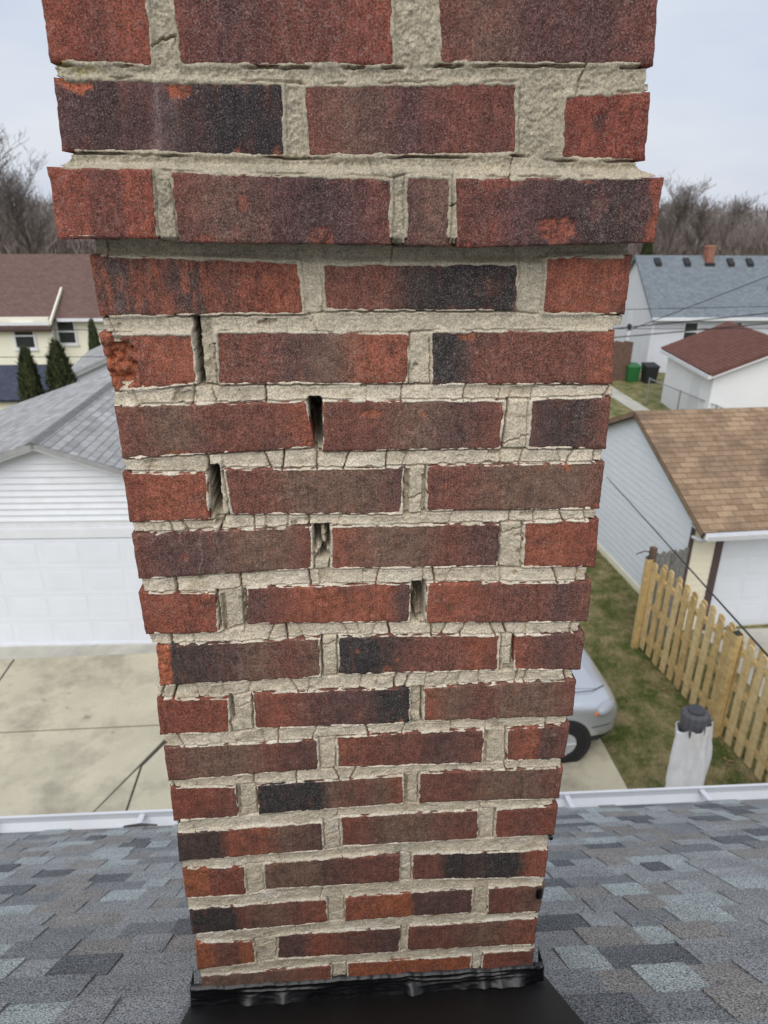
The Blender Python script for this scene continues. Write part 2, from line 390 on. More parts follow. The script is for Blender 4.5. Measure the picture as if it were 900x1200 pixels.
# ================================================================== CHIMNEY
chim = tag(empty('brick_chimney', (FX, D+.24, ROOFZ)), 'weathered red brick chimney with cracked mortar and a projecting corbel course', 'chimney')
CL = Vector(chim.location)
BR = [
('A',[(-204,150),(-126,151),(-127,99),(-205,100)]),('A',[(-108,151),(59,153),(61,103),(-107,100)]),('A',[(94,153),(270,156),(274,108),(97,105)]),
('B',[(-204,90),(-27,90),(-28,37),(-206,39)]),('B',[(-12,89),(162,94),(166,41),(-10,37)]),('B',[(201,86),(274,89),(278,38),(204,38)]),
('C',[(-216,27),(-135,26),(-136,-26),(-217,-26)]),('C',[(-120,24),(60,22),(59,-30),(-118,-29)]),('C',[(71,24),(108,23),(110,-31),(71,-31)]),('C',[(113,22),(292,25),(292,-27),(116,-32)]),
('1',[(-201,-40),(-20,-45),(-18,-91),(-200,-92)]),('1',[(0,-47),(178,-47),(179,-88),(1,-88)]),('1',[(204,-41),(285,-39),(285,-92),(205,-91)]),
('2',[(-203,-107),(-120,-108),(-120,-155),(-200,-161)]),('2',[(-99,-106),(79,-109),(78,-156),(-101,-155)]),('2',[(100,-107),(278,-107),(282,-159),(103,-157)]),
('3',[(-199,-175),(-19,-172),(-12,-219),(-198,-227)]),('3',[(-3,-172),(177,-174),(175,-224),(-4,-223)]),('3',[(201,-173),(283,-172),(285,-226),(203,-224)]),
('4',[(-200,-241),(-119,-244),(-120,-294),(-200,-294)]),('4',[(-102,-240),(77,-242),(76,-293),(-99,-289)]),('4',[(101,-240),(286,-241),(287,-293),(102,-290)]),
('5',[(-200,-308),(-18,-304),(-18,-354),(-199,-359)]),('5',[(2,-305),(180,-307),(181,-358),(1,-355)]),('5',[(206,-306),(288,-305),(291,-362),(209,-361)]),
('6',[(-202,-376),(-122,-379),(-122,-429),(-201,-428)]),('6',[(-89,-374),(87,-375),(87,-424),(-91,-419)]),('6',[(105,-376),(290,-381),(291,-433),(105,-426)]),
('7',[(-191,-443),(-13,-440),(-13,-493),(-193,-495)]),('7',[(7,-439),(191,-446),(192,-495),(7,-491)]),('7',[(208,-447),(290,-448),(291,-499),(210,-495)]),
('8',[(-199,-514),(-119,-517),(-121,-566),(-201,-564)]),('8',[(-91,-511),(90,-514),(90,-565),(-92,-562)]),('8',[(105,-514),(287,-512),(289,-565),(106,-563)]),
('9',[(-199,-583),(-20,-583),(-19,-628),(-199,-634)]),('9',[(3,-580),(181,-579),(183,-632),(3,-628)]),('9',[(210,-581),(287,-578),(286,-631),(212,-630)]),
('10',[(-199,-645),(-120,-648),(-120,-697),(-200,-698)]),('10',[(-95,-647),(84,-645),(86,-691),(-95,-694)]),('10',[(104,-642),(286,-646),(286,-697),(105,-691)]),
('11',[(-198,-718),(-18,-715),(-17,-763),(-200,-765)]),('11',[(5,-707),(182,-709),(184,-759),(6,-759)]),('11',[(205,-710),(286,-709),(286,-759),(207,-760)]),
('12',[(-198,-780),(-120,-783),(-120,-834),(-199,-833)]),('12',[(-95,-780),(82,-777),(82,-827),(-95,-827)]),('12',[(98,-780),(282,-788),(282,-839),(99,-827)]),
('13',[(-197,-854),(-16,-852),(-15,-897),(-197,-903)]),('13',[(9,-850),(184,-851),(184,-898),(9,-896)]),('13',[(205,-852),(284,-854),(281,-906),(206,-904)]),
('14',[(-194,-919),(-117,-924),(-116,-969),(-197,-972)]),('14',[(-84,-917),(85,-917),(84,-968),(-87,-965)]),('14',[(96,-917),(279,-918),(280,-973),(95,-966)]),
('15',[(-194,-989),(-12,-984),(-13,-1034),(-194,-1036)]),('15',[(11,-983),(189,-987),(190,-1036),(10,-1034)]),('15',[(206,-984),(281,-984),(281,-1036),(206,-1036)])]
# colour along each brick, left to right (r red, o orange, m maroon, p purple brown, d dark brown, k black, b brown)
PAL = dict(r=lin(148,89,70), o=lin(160,95,66), m=lin(122,80,69), p=lin(99,74,70), d=lin(78,65,62), k=lin(57,55,56), b=lin(122,97,83), w=lin(152,143,136), q=lin(134,78,63), f=lin(172,102,72))
ZN = ['r0 q.3 m.5 r.7 r1','m0 p.25 m.5 m.75 r1','m0 b.2 p.4 p.7 m1',
 'p0 d.2 p.42 d.5 d.62 k.7 k1','m0 b.2 p.45 m.7 m1','q0 q.5 q1',
 'r0 r.34 m.38 m.68 r.74 r1','m0 b.2 p.5 d.65 p.8 m1','p0 b.5 b1','m0 m.15 p.3 d.55 d.85 p.93 r.95 r1',
 'm0 d.12 m.3 d.45 m.65 q.8 r1','m0 m.3 d.42 k.6 k1','q0 r.3 r.8 q1',
 'r0 r.5 r1','m0 m.2 p.4 b.6 r.8 r1','k0 k.1 d.16 m.25 m.5 m.8 r1',
 'm0 b.3 m.5 m.8 r1','m0 m.25 b.5 p.75 m1','p0 d.3 d.65 m1',
 'q0 r.4 r1','m0 m.2 b.4 b.6 b.8 p1','m0 m.2 b.4 b.6 b.85 m1',
 'm0 p.2 p.4 b.6 b.8 m1','r0 b.3 b.5 m.7 p1','r0 r.5 q1',
 'q0 r.3 q.6 r1','p0 m.15 r.35 r.6 r.85 p.95 p1','r0 r.25 m.45 m.7 p.8 m1',
 'f0 f.075 d.085 d.3 p.45 b.6 m.8 b1','k0 k.22 d.32 m.45 m.7 r.85 m1','r0 m.3 p.6 m1',
 'q0 q.5 r1','m0 r.16 m.3 p.5 p.7 k.84 k1','r0 b.2 m.4 b.6 b.8 m1',
 'm0 b.25 b.5 m.7 p1','r0 m.3 m.55 p.7 m1','m0 r.3 r.48 p.56 m1',
 'q0 q.5 m1','k0 k.42 b.5 m.7 b.85 r1','m0 m.3 b.5 b.75 m1',
 'd0 d.28 r.35 r.6 b.72 p1','q0 b.35 b.6 m.8 m1','q0 m.5 q1',
 'o0 o.41 q.43 q1','b0 b.38 p.45 m.7 m1','m0 m.18 k.28 d.5 k.6 k.78 r.86 r1',
 'k0 k.31 m.36 b.6 m.8 r1','r0 o.4 o.5 p.55 p1','m0 m.5 b1',
 'o0 o.25 m.4 m.7 o.8 o1','p0 p.18 r.3 m.6 p.9 p1','m0 m.3 b.6 r1',
 'b0 b.5 r1','o0 o.5 o1','q0 m1']
# chips and stains: brick index -> (u, v, ru, rv, depth mm, colour)
CHIP = {2:[(.5,.1,.0,.0,0,'o')], 3:[(.10,.93,.055,.16,2.2,'f'),(.03,.97,.03,.06,1.5,'o'),(.54,.90,.055,.16,2.2,'f'),(.78,.05,.02,.07,1,'o'),(.96,.05,.015,.10,1,'o')],
 5:[(.42,.55,.07,.16,.3,'k'),(.48,.66,.05,.07,.3,'k')], 7:[(.31,.60,.03,.13,1.0,'r'),(.66,.10,.06,.18,1.2,'r'),(.8,.97,.04,.06,.8,'r'),(.12,.05,.06,.07,.8,'r')],
 9:[(.50,.22,.10,.22,3.0,'r'),(.25,.95,.07,.07,1.2,'r'),(.62,.97,.06,.05,1.,'r'),(.985,.5,.022,.6,1.2,'r'),(.04,.02,.05,.08,2.,'q')],
 10:[(.93,.06,.05,.06,1.0,'o'),(.2,.5,.05,.3,.2,'q'),(.55,.4,.04,.5,.2,'q')], 12:[(.55,.99,.18,.10,1.0,'b')],
 13:[(.20,.50,.15,.46,9.5,'o'),(.03,.40,.06,.5,7.0,'o')], 15:[(.19,.90,.055,.09,1.2,'o')], 14:[(.03,.5,.01,.5,.8,'r')],
 16:[(.28,.05,.055,.08,1.6,'o')], 17:[(.27,.75,.07,.08,1.2,'o'),(.98,.9,.03,.13,1.4,'r'),(.55,.72,.02,.06,.4,'o')],
 21:[(.78,.93,.03,.12,.8,'o'),(.96,.05,.04,.07,1.2,'o')], 22:[(.27,.45,.025,.10,.6,'r')], 26:[(.45,.62,.04,.14,1.6,'r')],
 28:[(.0375,.5,.04,.9,3.2,'f')], 29:[(.12,.62,.015,.05,.6,'o'),(.30,.12,.03,.10,.6,'o'),(.36,.38,.012,.07,.6,'o')], 32:[(.93,.04,.03,.10,.8,'o')],
 18:[], 36:[(.75,.74,.05,.04,.0,'w')]}
STREAK = {3:[(.44,.022,.55),(.50,.03,.25)], 22:[(.37,.006,.6),(.47,.006,.3)], 28:[(.5,.004,.4)], 33:[(.52,.008,.5)], 9:[(.70,.005,.35)], 1:[(.5,.012,.25)], 10:[(.12,.03,.15)]}
CRACK = {34:[(.42,.5)], 27:[(.67,.9)], 13:[]}
OFF = {'A':15, 'B':15, 'C':27}

def brick_mesh(i, row, q, zones, seed):
    q = np.array(q, float); (tl, tr, br_, bl) = q
    ctr = q.mean(0); e = 0.1
    L = ((tr-tl)[0]+(br_-bl)[0])/2; H = ((tl-bl)[1]+(tr-br_)[1])/2
    ex = np.array([[-e, e], [e, e], [e, -e], [-e, -e]]); q2 = q+ex-ctr
    st = 1.5; nu = max(8, int(L/st)); nv = max(6, int(H/st))
    U, V = np.meshgrid(np.linspace(0, 1, nu+1), np.linspace(0, 1, nv+1))      # V 0 bottom
    X = (q2[3][0]*(1-U)+q2[2][0]*U)*(1-V)+(q2[0][0]*(1-U)+q2[1][0]*U)*V
    Z = (q2[3][1]*(1-U)+q2[2][1]*U)*(1-V)+(q2[0][1]*(1-U)+q2[1][1]*U)*V
    px, pz = X+ctr[0], Z+ctr[1]
    du = np.minimum(U, 1-U)*L; dv = np.minimum(V, 1-V)*H
    d = np.minimum(du, dv); cr = np.sqrt(np.clip(5-du, 0, None)**2+np.clip(5-dv, 0, None)**2)
    d = np.where((du < 5) & (dv < 5), np.maximum(0, 5-cr), d)
    en = fbm(px/7, pz/7, seed, 3)
    h = -1.8*np.exp(-d/1.0)*(.75+.9*np.clip(en, -.6, 1)) + .38*fbm(px/14, pz/14, seed+5, 3) + .30*fbm(px/2.6, pz/2.6, seed+9, 2)
    h += -2.5*sstep(.35, .8, fbm(px/9, pz/9, seed+31, 2))*np.exp(-d/2.2)
    X = X+0.5*fbm(px/9, pz/9, seed+3, 2)*np.exp(-d/4); Z = Z+0.7*fbm(px/11, pz/9, seed+4, 2)*np.exp(-d/4)
    r_ = np.random.default_rng(seed); edgechip = sstep(.30, .7, fbm(px/9, pz/9, seed+31, 2))*np.exp(-d/2.2)
    h += r_.uniform(-.9, .6)+r_.uniform(-.9, .9)*(U-.5)*2
    # zone colours
    us, cs = [], []
    for tok in zones.split(): cs.append(PAL[tok[0]]); us.append(float(tok[1:]))
    uw = U+.035*fbm(px/22, pz/22, seed+11, 3)*(1 if i not in (38, 43, 46, 28) else .25)+.015*fbm(px/4, pz/12, seed+12, 2)
    cs = np.array(cs); col = np.stack([np.interp(uw, us, cs[:, k]) for k in range(3)], -1)
    dark = np.array(PAL['d']); red = np.array(PAL['r'])
    m1 = sstep(.05, .65, fbm(px/19, pz/15, seed+14, 4))[..., None]*.40; col = col*(1-m1)+dark*m1
    m2 = sstep(.15, .6, fbm(px/8, pz/22, seed+15, 4))[..., None]*.22
    if i in (10,): m2 = sstep(-.05, .25, fbm(px/3.2, pz/16, seed+15, 4))[..., None]*.75
    col = col*(1-m2)+red*m2
    ed = (np.exp(-d/1.3)*sstep(-.1, .5, fbm(px/12, pz/12, seed+16, 2)))[..., None]*.55; col = col*(1-ed)+np.array(PAL['r'])*ed
    sp = (sstep(.35, .55, fbm(px/2.2, pz/2.2, seed+18, 2))*sstep(.1, .5, fbm(px/40, pz/30, seed+19, 2)))[..., None]*.3
    col = col*(1-sp)+np.array(PAL['w'])*sp
    ec = edgechip[..., None]*.7; col = col*(1-ec)+np.array(PAL['o'])*ec
    tn_ = 1+.30*fbm(px/6, pz/6, seed+24, 3)[..., None]; col = col*tn_
    for (u0, sw, a) in STREAK.get(i, []):
        k_ = (np.exp(-((uw-u0)/sw)**2)*a*(.6+.4*vnoise(px/3, pz/9, seed)))[..., None]; col = col*(1-k_)+np.array(PAL['w'])*k_
    for (cu, cv, ru, rv, dep, cc) in CHIP.get(i, []):
        if ru <= 0: continue
        rr = ((U-cu)/ru)**2+((V-cv)/rv)**2; rr = np.sqrt(rr)+.38*fbm(px/5, pz/5, seed+21, 3)
        mk = 1-sstep(.82, 1.06, rr); rough = fbm(px/4.5, pz/4.5, seed+22, 4)
        h = h-mk*dep*(.65+.75*rough+.5*fbm(px/11, pz/11, seed+23, 2))
        fc = (np.array(PAL[cc])*(1+.7*rough[..., None])); mm = (mk*np.clip(.8+.5*rough, .3, 1))[..., None]*(.9 if dep > 1.4 else .62); col = col*(1-mm)+fc*mm
    for (u0, dep) in CRACK.get(i, []):
        ln = u0+.012*np.sin(V*5+1)+.03*fbm(V*3.1, U*0, seed+40, 3); a = np.exp(-((U-ln)*L/.75)**2); h = h-2.2*dep*a
        col = col*(1-.5*a[..., None]*dep)
    if i == 13:      # crack framing the spalled patch
        for u0 in (.13, .36):
            ln = u0+.05*fbm(V*4, U*0, 77, 3); a = np.exp(-((U-ln)*L/1.0)**2)*(V < .75); h -= 3.0*a
        X = X+np.where(U < .12, 7*np.clip(.42-V, 0, 1)*(1-U/.12), 0)      # worn lower corner
    if row in 'ABC': col = col*np.array([.92, .85, .92])            # plum-coloured batch at the top
    co = np.stack([X, -h, Z], -1).reshape(-1, 3)/1000
    cc = np.clip(col.reshape(-1, 3), .005, .9)
    idx = np.arange((nu+1)*(nv+1)).reshape(nv+1, nu+1)
    Q = np.stack([idx[:-1, :-1], idx[:-1, 1:], idx[1:, 1:], idx[1:, :-1]], -1).reshape(-1, 4)
    loop = np.concatenate([idx[0, :-1], idx[:-1, -1], idx[-1, :0:-1], idx[:0:-1, 0]])
    n0 = len(co); bk = co[loop].copy(); bk[:, 1] = .095; co = np.r_[co, bk]; cc = np.r_[cc, cc[loop]]
    j = np.arange(len(loop)); jn = (j+1) % len(loop)
    S = np.stack([loop[jn], loop[j], n0+j, n0+jn], -1)
    return mesh_np('brick', co, np.r_[Q, S], True, cc, len(Q)), ctr
for i, ((row, q), zn) in enumerate(zip(BR, ZN)):
    me, ctr = brick_mesh(i, row, q, zn, 100+i*53)
    loc = Vector((ctr[0]/1000, D-OFF.get(row, 0)/1000, EYE+ctr[1]/1000))-CL
    link('brick', me, m_brick, chim, loc)

# ---- mortar: one relief over the face, carved by joints, cracks and lost pieces (millimetres)
G = 0.9
gx = np.arange(-222, 298, G); gz = np.arange(-1050, 158, G)
GX, GZ = np.meshgrid(gx, gz)
DD = np.full(GX.shape, 60.0)
for row, q in BR:
    (x1, z1), (x2, z2), (x3, z3), (x4, z4) = q
    xi = (gx > min(x1, x4)-32) & (gx < max(x2, x3)+32); zi = (gz > min(z3, z4)-32) & (gz < max(z1, z2)+32)
    ix = np.ix_(zi, xi); X = GX[ix]; Z = GZ[ix]
    tu = np.clip((X-x1)/(x2-x1), 0, 1); zt = z1+(z2-z1)*tu; zb = z4+(z3-z4)*tu
    tv = np.clip((Z-zb)/(zt-zb), 0, 1); xl = x4+(x1-x4)*tv; xr = x3+(x2-x3)*tv
    ax = np.maximum(xl-X, X-xr)+3; az = np.maximum(zb-Z, Z-zt)+3
    sd_ = np.where((ax > 0) & (az > 0), np.sqrt(np.clip(ax, 0, None)**2+np.clip(az, 0, None)**2), np.maximum(ax, az))-3
    DD[ix] = np.minimum(DD[ix], sd_)
F6 = fbm(GX/7, GZ/7, 1, 3); F2 = fbm(GX/2.2, GZ/2.2, 2, 2); F18 = fbm(GX/18, GZ/14, 3, 3); F40 = fbm(GX/45, GZ/40, 4, 4)
d = DD+0.5*F6+.22*F2
upper = sstep(-75, -25, GZ)                                     # older, rougher joints at the top
cracked = sstep(-150, -190, GZ)*sstep(-660, -560, GZ)
base = -1.9+1.1*F18+.9*F6+.45*F2+upper*(.3+.7*F6+.8*F2+.5*fbm(GX/1.4, GZ/1.4, 90, 2))-7.0*sstep(-48, -40, GZ)*sstep(-24, -28, GZ)
over = 0.5+1.3*F18+.9*F6+upper*.9                              # how far mortar laps over the brick edge
inside = .55+.5*F6-np.clip((-d-over), 0, 9)*1.4
ins0 = np.maximum(np.minimum(inside, .9), -4.5)
edge0 = np.minimum(.9, .35+.5*F6+.6*np.clip(over, -2, 1))
h = np.where(d > 0, base+(edge0-base)*np.exp(-(np.clip(d, 0, None)/2.4)**2), ins0)
tone = np.zeros_like(h)
rj = np.random.default_rng(5)
# bed joints: cracked across into small blocks
rows = sorted({r for r, _ in BR}, key=lambda r: -np.mean([p[1] for rr, q in BR if rr == r for p in q]))
rb = {r: [q for rr, q in BR if rr == r] for r in rows}
def edge_z(r, x, top):
    xs, zs = [], []
    for q in sorted(rb[r], key=lambda q: q[0][0]):
        a, b_ = (q[0], q[1]) if top else (q[3], q[2]); xs += [a[0], b_[0]]; zs += [a[1], b_[1]]
    return np.interp(x, xs, zs)
CRK = {'A':.15,'B':.2,'C':.0,'1':.12,'2':.5,'3':1.0,'4':1.0,'5':1.15,'6':1.2,'7':1.1,'8':.8,'9':.6,'10':.35,'11':.3,'12':.2,'13':.25,'14':.25}
for k, r in enumerate(rows[:-1]):
    a = CRK.get(r, .3); up = edge_z(r, gx, False); lo = edge_z(rows[k+1], gx, True)
    zi = (gz < up.max()+4) & (gz > lo.min()-4)
    Z = GZ[zi]; X = GX[zi]; UP = np.broadcast_to(up, X.shape); LO = np.broadcast_to(lo, X.shape)
    inb = sstep(2.0, -.5, Z-UP)*sstep(2.0, -.5, LO-Z)
    hh = h[zi]; tt = tone[zi]
    x = -200+rj.uniform(4, 30); cuts = []
    while x < 290: cuts.append(x); x += (rj.choice([14, 19, 24, 30, 42, 60])*rj.uniform(.8, 1.2)/min(1, a+.15)) if a > .4 else rj.uniform(60, 190)
    cid = np.zeros(X.shape, int)
    for c_ in cuts:
        tl_ = rj.uniform(-.45, .45); wob = 1.6*fbm(Z/5, X*0+c_, 9, 3)
        dx = X-(c_+tl_*(Z-(UP+LO)/2)+wob); wd = rj.uniform(.5, 1.0)*(.62+.38*min(1.1, a)); dep = rj.choice([1.0, 3, 8, 14])*(min(1, .3+a) if a > .4 else .25)
        hh -= dep*np.exp(-(dx/wd)**4)*inb
        hh -= .8*a*np.exp(-(dx/3.2)**2)*inb                       # rounded shoulders
        cid += (dx > 0)
    lev = rj.uniform(-2.4, .6, len(cuts)+1)*min(1, a); tl2 = rj.uniform(-.12, .12, len(cuts)+1)*min(1, a); tn = rj.uniform(-1, 1, len(cuts)+1)
    hh += (lev[cid]+tl2[cid]*(Z-(UP+LO)/2))*inb; tt += tn[cid]*inb*min(1, a)
    # crack along the upper or lower brick edge
    for side, strength in ((0, 1.0), (1, .45)):
        dist = (UP-Z) if side == 0 else (Z-LO)
        dist = dist-1.0-1.1*fbm(X/9, Z*0+k, 12+side, 3)
        mk = sstep(.50-.33*min(1.1, a)-.1*(1-side), .62-.2*min(1, a), vnoise(X/38, Z*0+k*3.7, 15+side)*.5+.5*vnoise(X/15, Z*0+k*2.1, 16+side))
        hh -= strength*13*np.exp(-(dist/.9)**4)*inb*mk*(.35+.65*min(1, a+.15))
    h[zi] = hh; tone[zi] = tt
# head joints: loose plugs with open sides
HD = {'1':.25,'2':.6,'3':1,'4':1,'5':.9,'6':1,'7':1,'8':1,'9':.7,'10':.7,'11':.6,'12':.55,'13':.5,'14':.55,'A':.1,'B':.15,'C':.3}
for r in rows:
    qs = sorted(rb[r], key=lambda q: q[0][0])
    for qa, qb in zip(qs[:-1], qs[1:]):
        xa = max(qa[1][0], qa[2][0]); xb = min(qb[0][0], qb[3][0]); zt = (qa[1][1]+qb[0][1])/2; zb = (qa[2][1]+qb[3][1])/2
        xi = (gx > xa-8) & (gx < xb+8); zi = (gz > zb-5) & (gz < zt+5); ix = np.ix_(zi, xi); X = GX[ix]; Z = GZ[ix]
        xl = np.interp(Z, [zb, zt], [qa[2][0], qa[1][0]]); xr = np.interp(Z, [zb, zt], [qb[3][0], qb[0][0]])
        inb = sstep(-4.5, -.5, zt-Z+0*X-2)*sstep(-4.5, -.5, Z-zb-2); a = HD.get(r, .5)
        ina = sstep(-1, 1.5, X-xl)*sstep(-1, 1.5, xr-X)*inb
        hh = h[ix]; tt = tone[ix]
        hh += ina*(rj.uniform(-2.2, .6)*a + .9*a*fbm(X/6, Z/9, int(rj.integers(99)), 3))
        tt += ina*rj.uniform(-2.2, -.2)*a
        for sgn in (0, 1):
            s_ = rj.uniform(.3, 1.1)*a
            dist = ((X-xl) if sgn == 0 else (xr-X))-1.5-1.3*fbm(Z/8, X*0+zt, 30+sgn, 3)
            hh -= 15*s_*np.exp(-(dist/(.6+.55*s_))**4)*inb*sstep(.25, .5, vnoise(Z/22, X*0+xa, 33+sgn)+.35*a)
        if rj.random() < .75*a:
            zc = rj.uniform(zb+8, zt-8); dist = Z-zc-.4*(X-(xl+xr)/2)-2*fbm(X/4, Z*0, 35, 2); hh -= 6*np.exp(-(dist/.75)**4)*ina
        h[ix] = hh; tone[ix] = tt
# crumbled patches
for k in range(150):
    zc = rj.uniform(-980, 120) if k % 3 == 0 else rj.uniform(-640, -95); xc = rj.uniform(-195, 280); rx, rz_ = rj.uniform(2, 9), rj.uniform(1.5, 4); dp = rj.uniform(1.2, 6)
    xi = (gx > xc-16) & (gx < xc+16); zi = (gz > zc-9) & (gz < zc+9); ix = np.ix_(zi, xi); X = GX[ix]; Z = GZ[ix]
    rr_ = np.sqrt(((X-xc)/rx)**2+((Z-zc)/rz_)**2)+.55*fbm(X/4, Z/4, 200+k, 3); mk = (1-sstep(.8, 1.1, rr_))*sstep(.2, 1.2, DD[ix])
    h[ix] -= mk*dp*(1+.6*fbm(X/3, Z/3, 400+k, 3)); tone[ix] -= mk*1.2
# lost pieces
HOLES = [(-15.5,-4,-218,-168,88,1.3),(-117,-107,-288,-236,88,2.2),(-15,1,-343,-303,34,1.2),(89.5,103,-424,-374,48,1.0),
 (-117,-103,-158,-93,8,2.0),(-118,-113.5,-156,-92,45,1.2),(-143,-121,-170.5,-161.5,7,2.0),(180,209,-170,-161,6,2.2),
 (91,104,-552,-514,8,1.6),(-118,-114,-552,-517,18,1.0),(205.5,209.5,-494,-448,16,.8),(198,208,-497,-487,9,1.8),
 (-115,-106,-300,-288,16,2.0),(-12,-1,-372,-356,8,2.5),(-117,-113,-430,-382,14,1.1),(-95,-90.5,-428,-376,14,1.0),
 (84,104,-608,-560,2.5,2),(93,97,-640,-520,0,1),(-24,-18.5,-300,-296,10,1),(79,83,-296,-244,12,.9),(96,99,-296,-250,9,1.0),(178,182,-352,-310,9,.8),(-120,-116,-690,-648,9,.8),(86,90,-690,-646,12,.7),(183,187,-632,-582,10,.8)]
for (x0, x1, z0, z1, dep, rg) in HOLES:
    xi = (gx > x0-6) & (gx < x1+6); zi = (gz > z0-6) & (gz < z1+6); ix = np.ix_(zi, xi); X = GX[ix]; Z = GZ[ix]
    dd = np.maximum(np.maximum(x0-X, X-x1), np.maximum(z0-Z, Z-z1))+rg*fbm(X/5, Z/5, 50, 3)
    mk = sstep(.6, -.6, dd)
    fl = dep*(.85+.35*fbm(X/5, Z/7, 51, 3))
    if dep in (34, 48): fl = fl-20*sstep(.0, .35, fbm(X/6+3, Z/10, 53, 3))           # rubble left inside
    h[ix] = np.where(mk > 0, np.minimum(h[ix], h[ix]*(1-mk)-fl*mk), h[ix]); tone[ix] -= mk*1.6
# plane of each band
off = np.where(GZ > 30, 15.0, np.where(GZ > -24.5, 26.0, 0.0))
hj = (GZ <= -24.5) & (GZ > -29) & (((GX > -135) & (GX < -119)) | ((GX > 60.5) & (GX < 71)) | ((GX > 110) & (GX < 115)))
off = np.where(hj, 26.0, off)
off = np.where((GZ <= 40) & (GZ > 24), 15+10*sstep(32, 26, GZ), off)
Y = D-(off+h)/1000
XL = np.where(GZ > 33, -204, np.where(GZ > -24.5, -216, -200)); XR = np.where(GZ > 95, 271, np.where(GZ > 33, 275, np.where(GZ > -24.5, 291.5, 285.5)))
XR = np.where(GZ < -700, 283, XR); XL = np.where(GZ < -880, -196, XL)
XR = np.where((GZ < -103) & (GZ > -160), 279, XR); XL = np.where((GZ < -440) & (GZ > -497), -191, XL)
rec = 2.6+2.4*fbm(GZ/9, GX*0, 60, 3)
bev = sstep(34, 25, GZ)*(GZ > 24)*(GZ < 34); XL = np.where(bev > 0, -205-10*bev, XL); XR = np.where(bev > 0, 276+13*bev, XR)
keepv = (GX > XL+rec) & (GX < XR-rec) & (DD > -8.5) & ~((DD < .6) & ((GX < XL+8) | (GX > XR-8)))
kc = keepv[:-1, :-1] & keepv[:-1, 1:] & keepv[1:, 1:] & keepv[1:, :-1]
idx = np.arange(GX.size).reshape(GX.shape)
Q = np.stack([idx[:-1, :-1][kc], idx[:-1, 1:][kc], idx[1:, 1:][kc], idx[1:, :-1][kc]], -1)
# colour of the mortar itself
cream = np.array(lin(216,203,181)); greym = np.array(lin(177,168,148)); tan = np.array(lin(198,185,162)); dirt = np.array(lin(140,134,122)); pale = np.array(lin(230,223,209))
cc = np.broadcast_to(cream, (*GX.shape, 3)).copy()
def mx_(fac, c): 
    global cc
    cc = cc*(1-fac[..., None])+c*fac[..., None]
mx_(.85*sstep(-200, -10, GZ), greym)
mx_(.6*sstep(.0, .6, F40)*sstep(-640, -760, GZ), pale)
mx_(.75*sstep(.1, .5, fbm(GX/60+9, GZ/25, 70, 3))*sstep(10, 30, GZ)*sstep(80, 120, GX), tan)
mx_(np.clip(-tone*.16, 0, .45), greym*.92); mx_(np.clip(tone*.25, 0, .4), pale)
mx_(.45*sstep(.2, .7, fbm(GX/13, GZ/13, 71, 4)), dirt)
mx_(.55*sstep(.25, .5, fbm(GX/3, GZ/3, 72, 3))*upper, dirt)
mx_(.35*sstep(.1, .6, fbm(GX/50, GZ/12, 74, 3)), tan)
mx_(.7*sstep(-8, -22, h), dirt*.75)                              # shade painted into holes and deep cracks, dirt colour deepening with depth
mx_(.8*sstep(.1, .5, fbm(GX/5, GZ/4, 73, 3))*sstep(-160, -190, GX)*sstep(88, 94, GZ), np.array(lin(150,140,60)))   # lichen
cc = cc*(1+.16*fbm(GX/1.3, GZ/1.3, 91, 2)+.10*fbm(GX/6, GZ/6, 92, 3))[..., None]
mx_(.5*np.exp(-(np.clip(np.abs(d-.2), 0, None)/1.6)**2)*sstep(-60, -160, GZ), pale)           # cleaner laps along the brick edges
mx_(.45*sstep(.25, .6, fbm(GX/24, GZ/9, 93, 4))*sstep(-60, -160, GZ), np.array(lin(176,158,128)))
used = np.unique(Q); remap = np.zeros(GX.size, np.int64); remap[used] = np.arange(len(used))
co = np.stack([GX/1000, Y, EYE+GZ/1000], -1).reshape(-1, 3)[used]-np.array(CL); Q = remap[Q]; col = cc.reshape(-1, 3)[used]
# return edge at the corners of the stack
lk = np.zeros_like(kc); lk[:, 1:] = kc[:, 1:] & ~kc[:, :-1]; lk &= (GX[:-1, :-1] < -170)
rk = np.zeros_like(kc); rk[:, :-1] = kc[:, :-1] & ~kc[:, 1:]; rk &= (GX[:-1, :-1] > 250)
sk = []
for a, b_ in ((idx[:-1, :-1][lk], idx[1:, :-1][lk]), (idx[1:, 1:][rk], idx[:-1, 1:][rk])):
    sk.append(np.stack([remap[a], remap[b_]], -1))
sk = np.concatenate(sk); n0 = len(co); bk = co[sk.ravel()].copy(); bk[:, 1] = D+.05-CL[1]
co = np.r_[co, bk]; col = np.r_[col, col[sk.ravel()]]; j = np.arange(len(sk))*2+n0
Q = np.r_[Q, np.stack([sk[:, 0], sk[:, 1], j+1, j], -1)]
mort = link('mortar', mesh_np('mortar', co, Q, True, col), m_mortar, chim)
print('mortar tris', len(Q)*2)
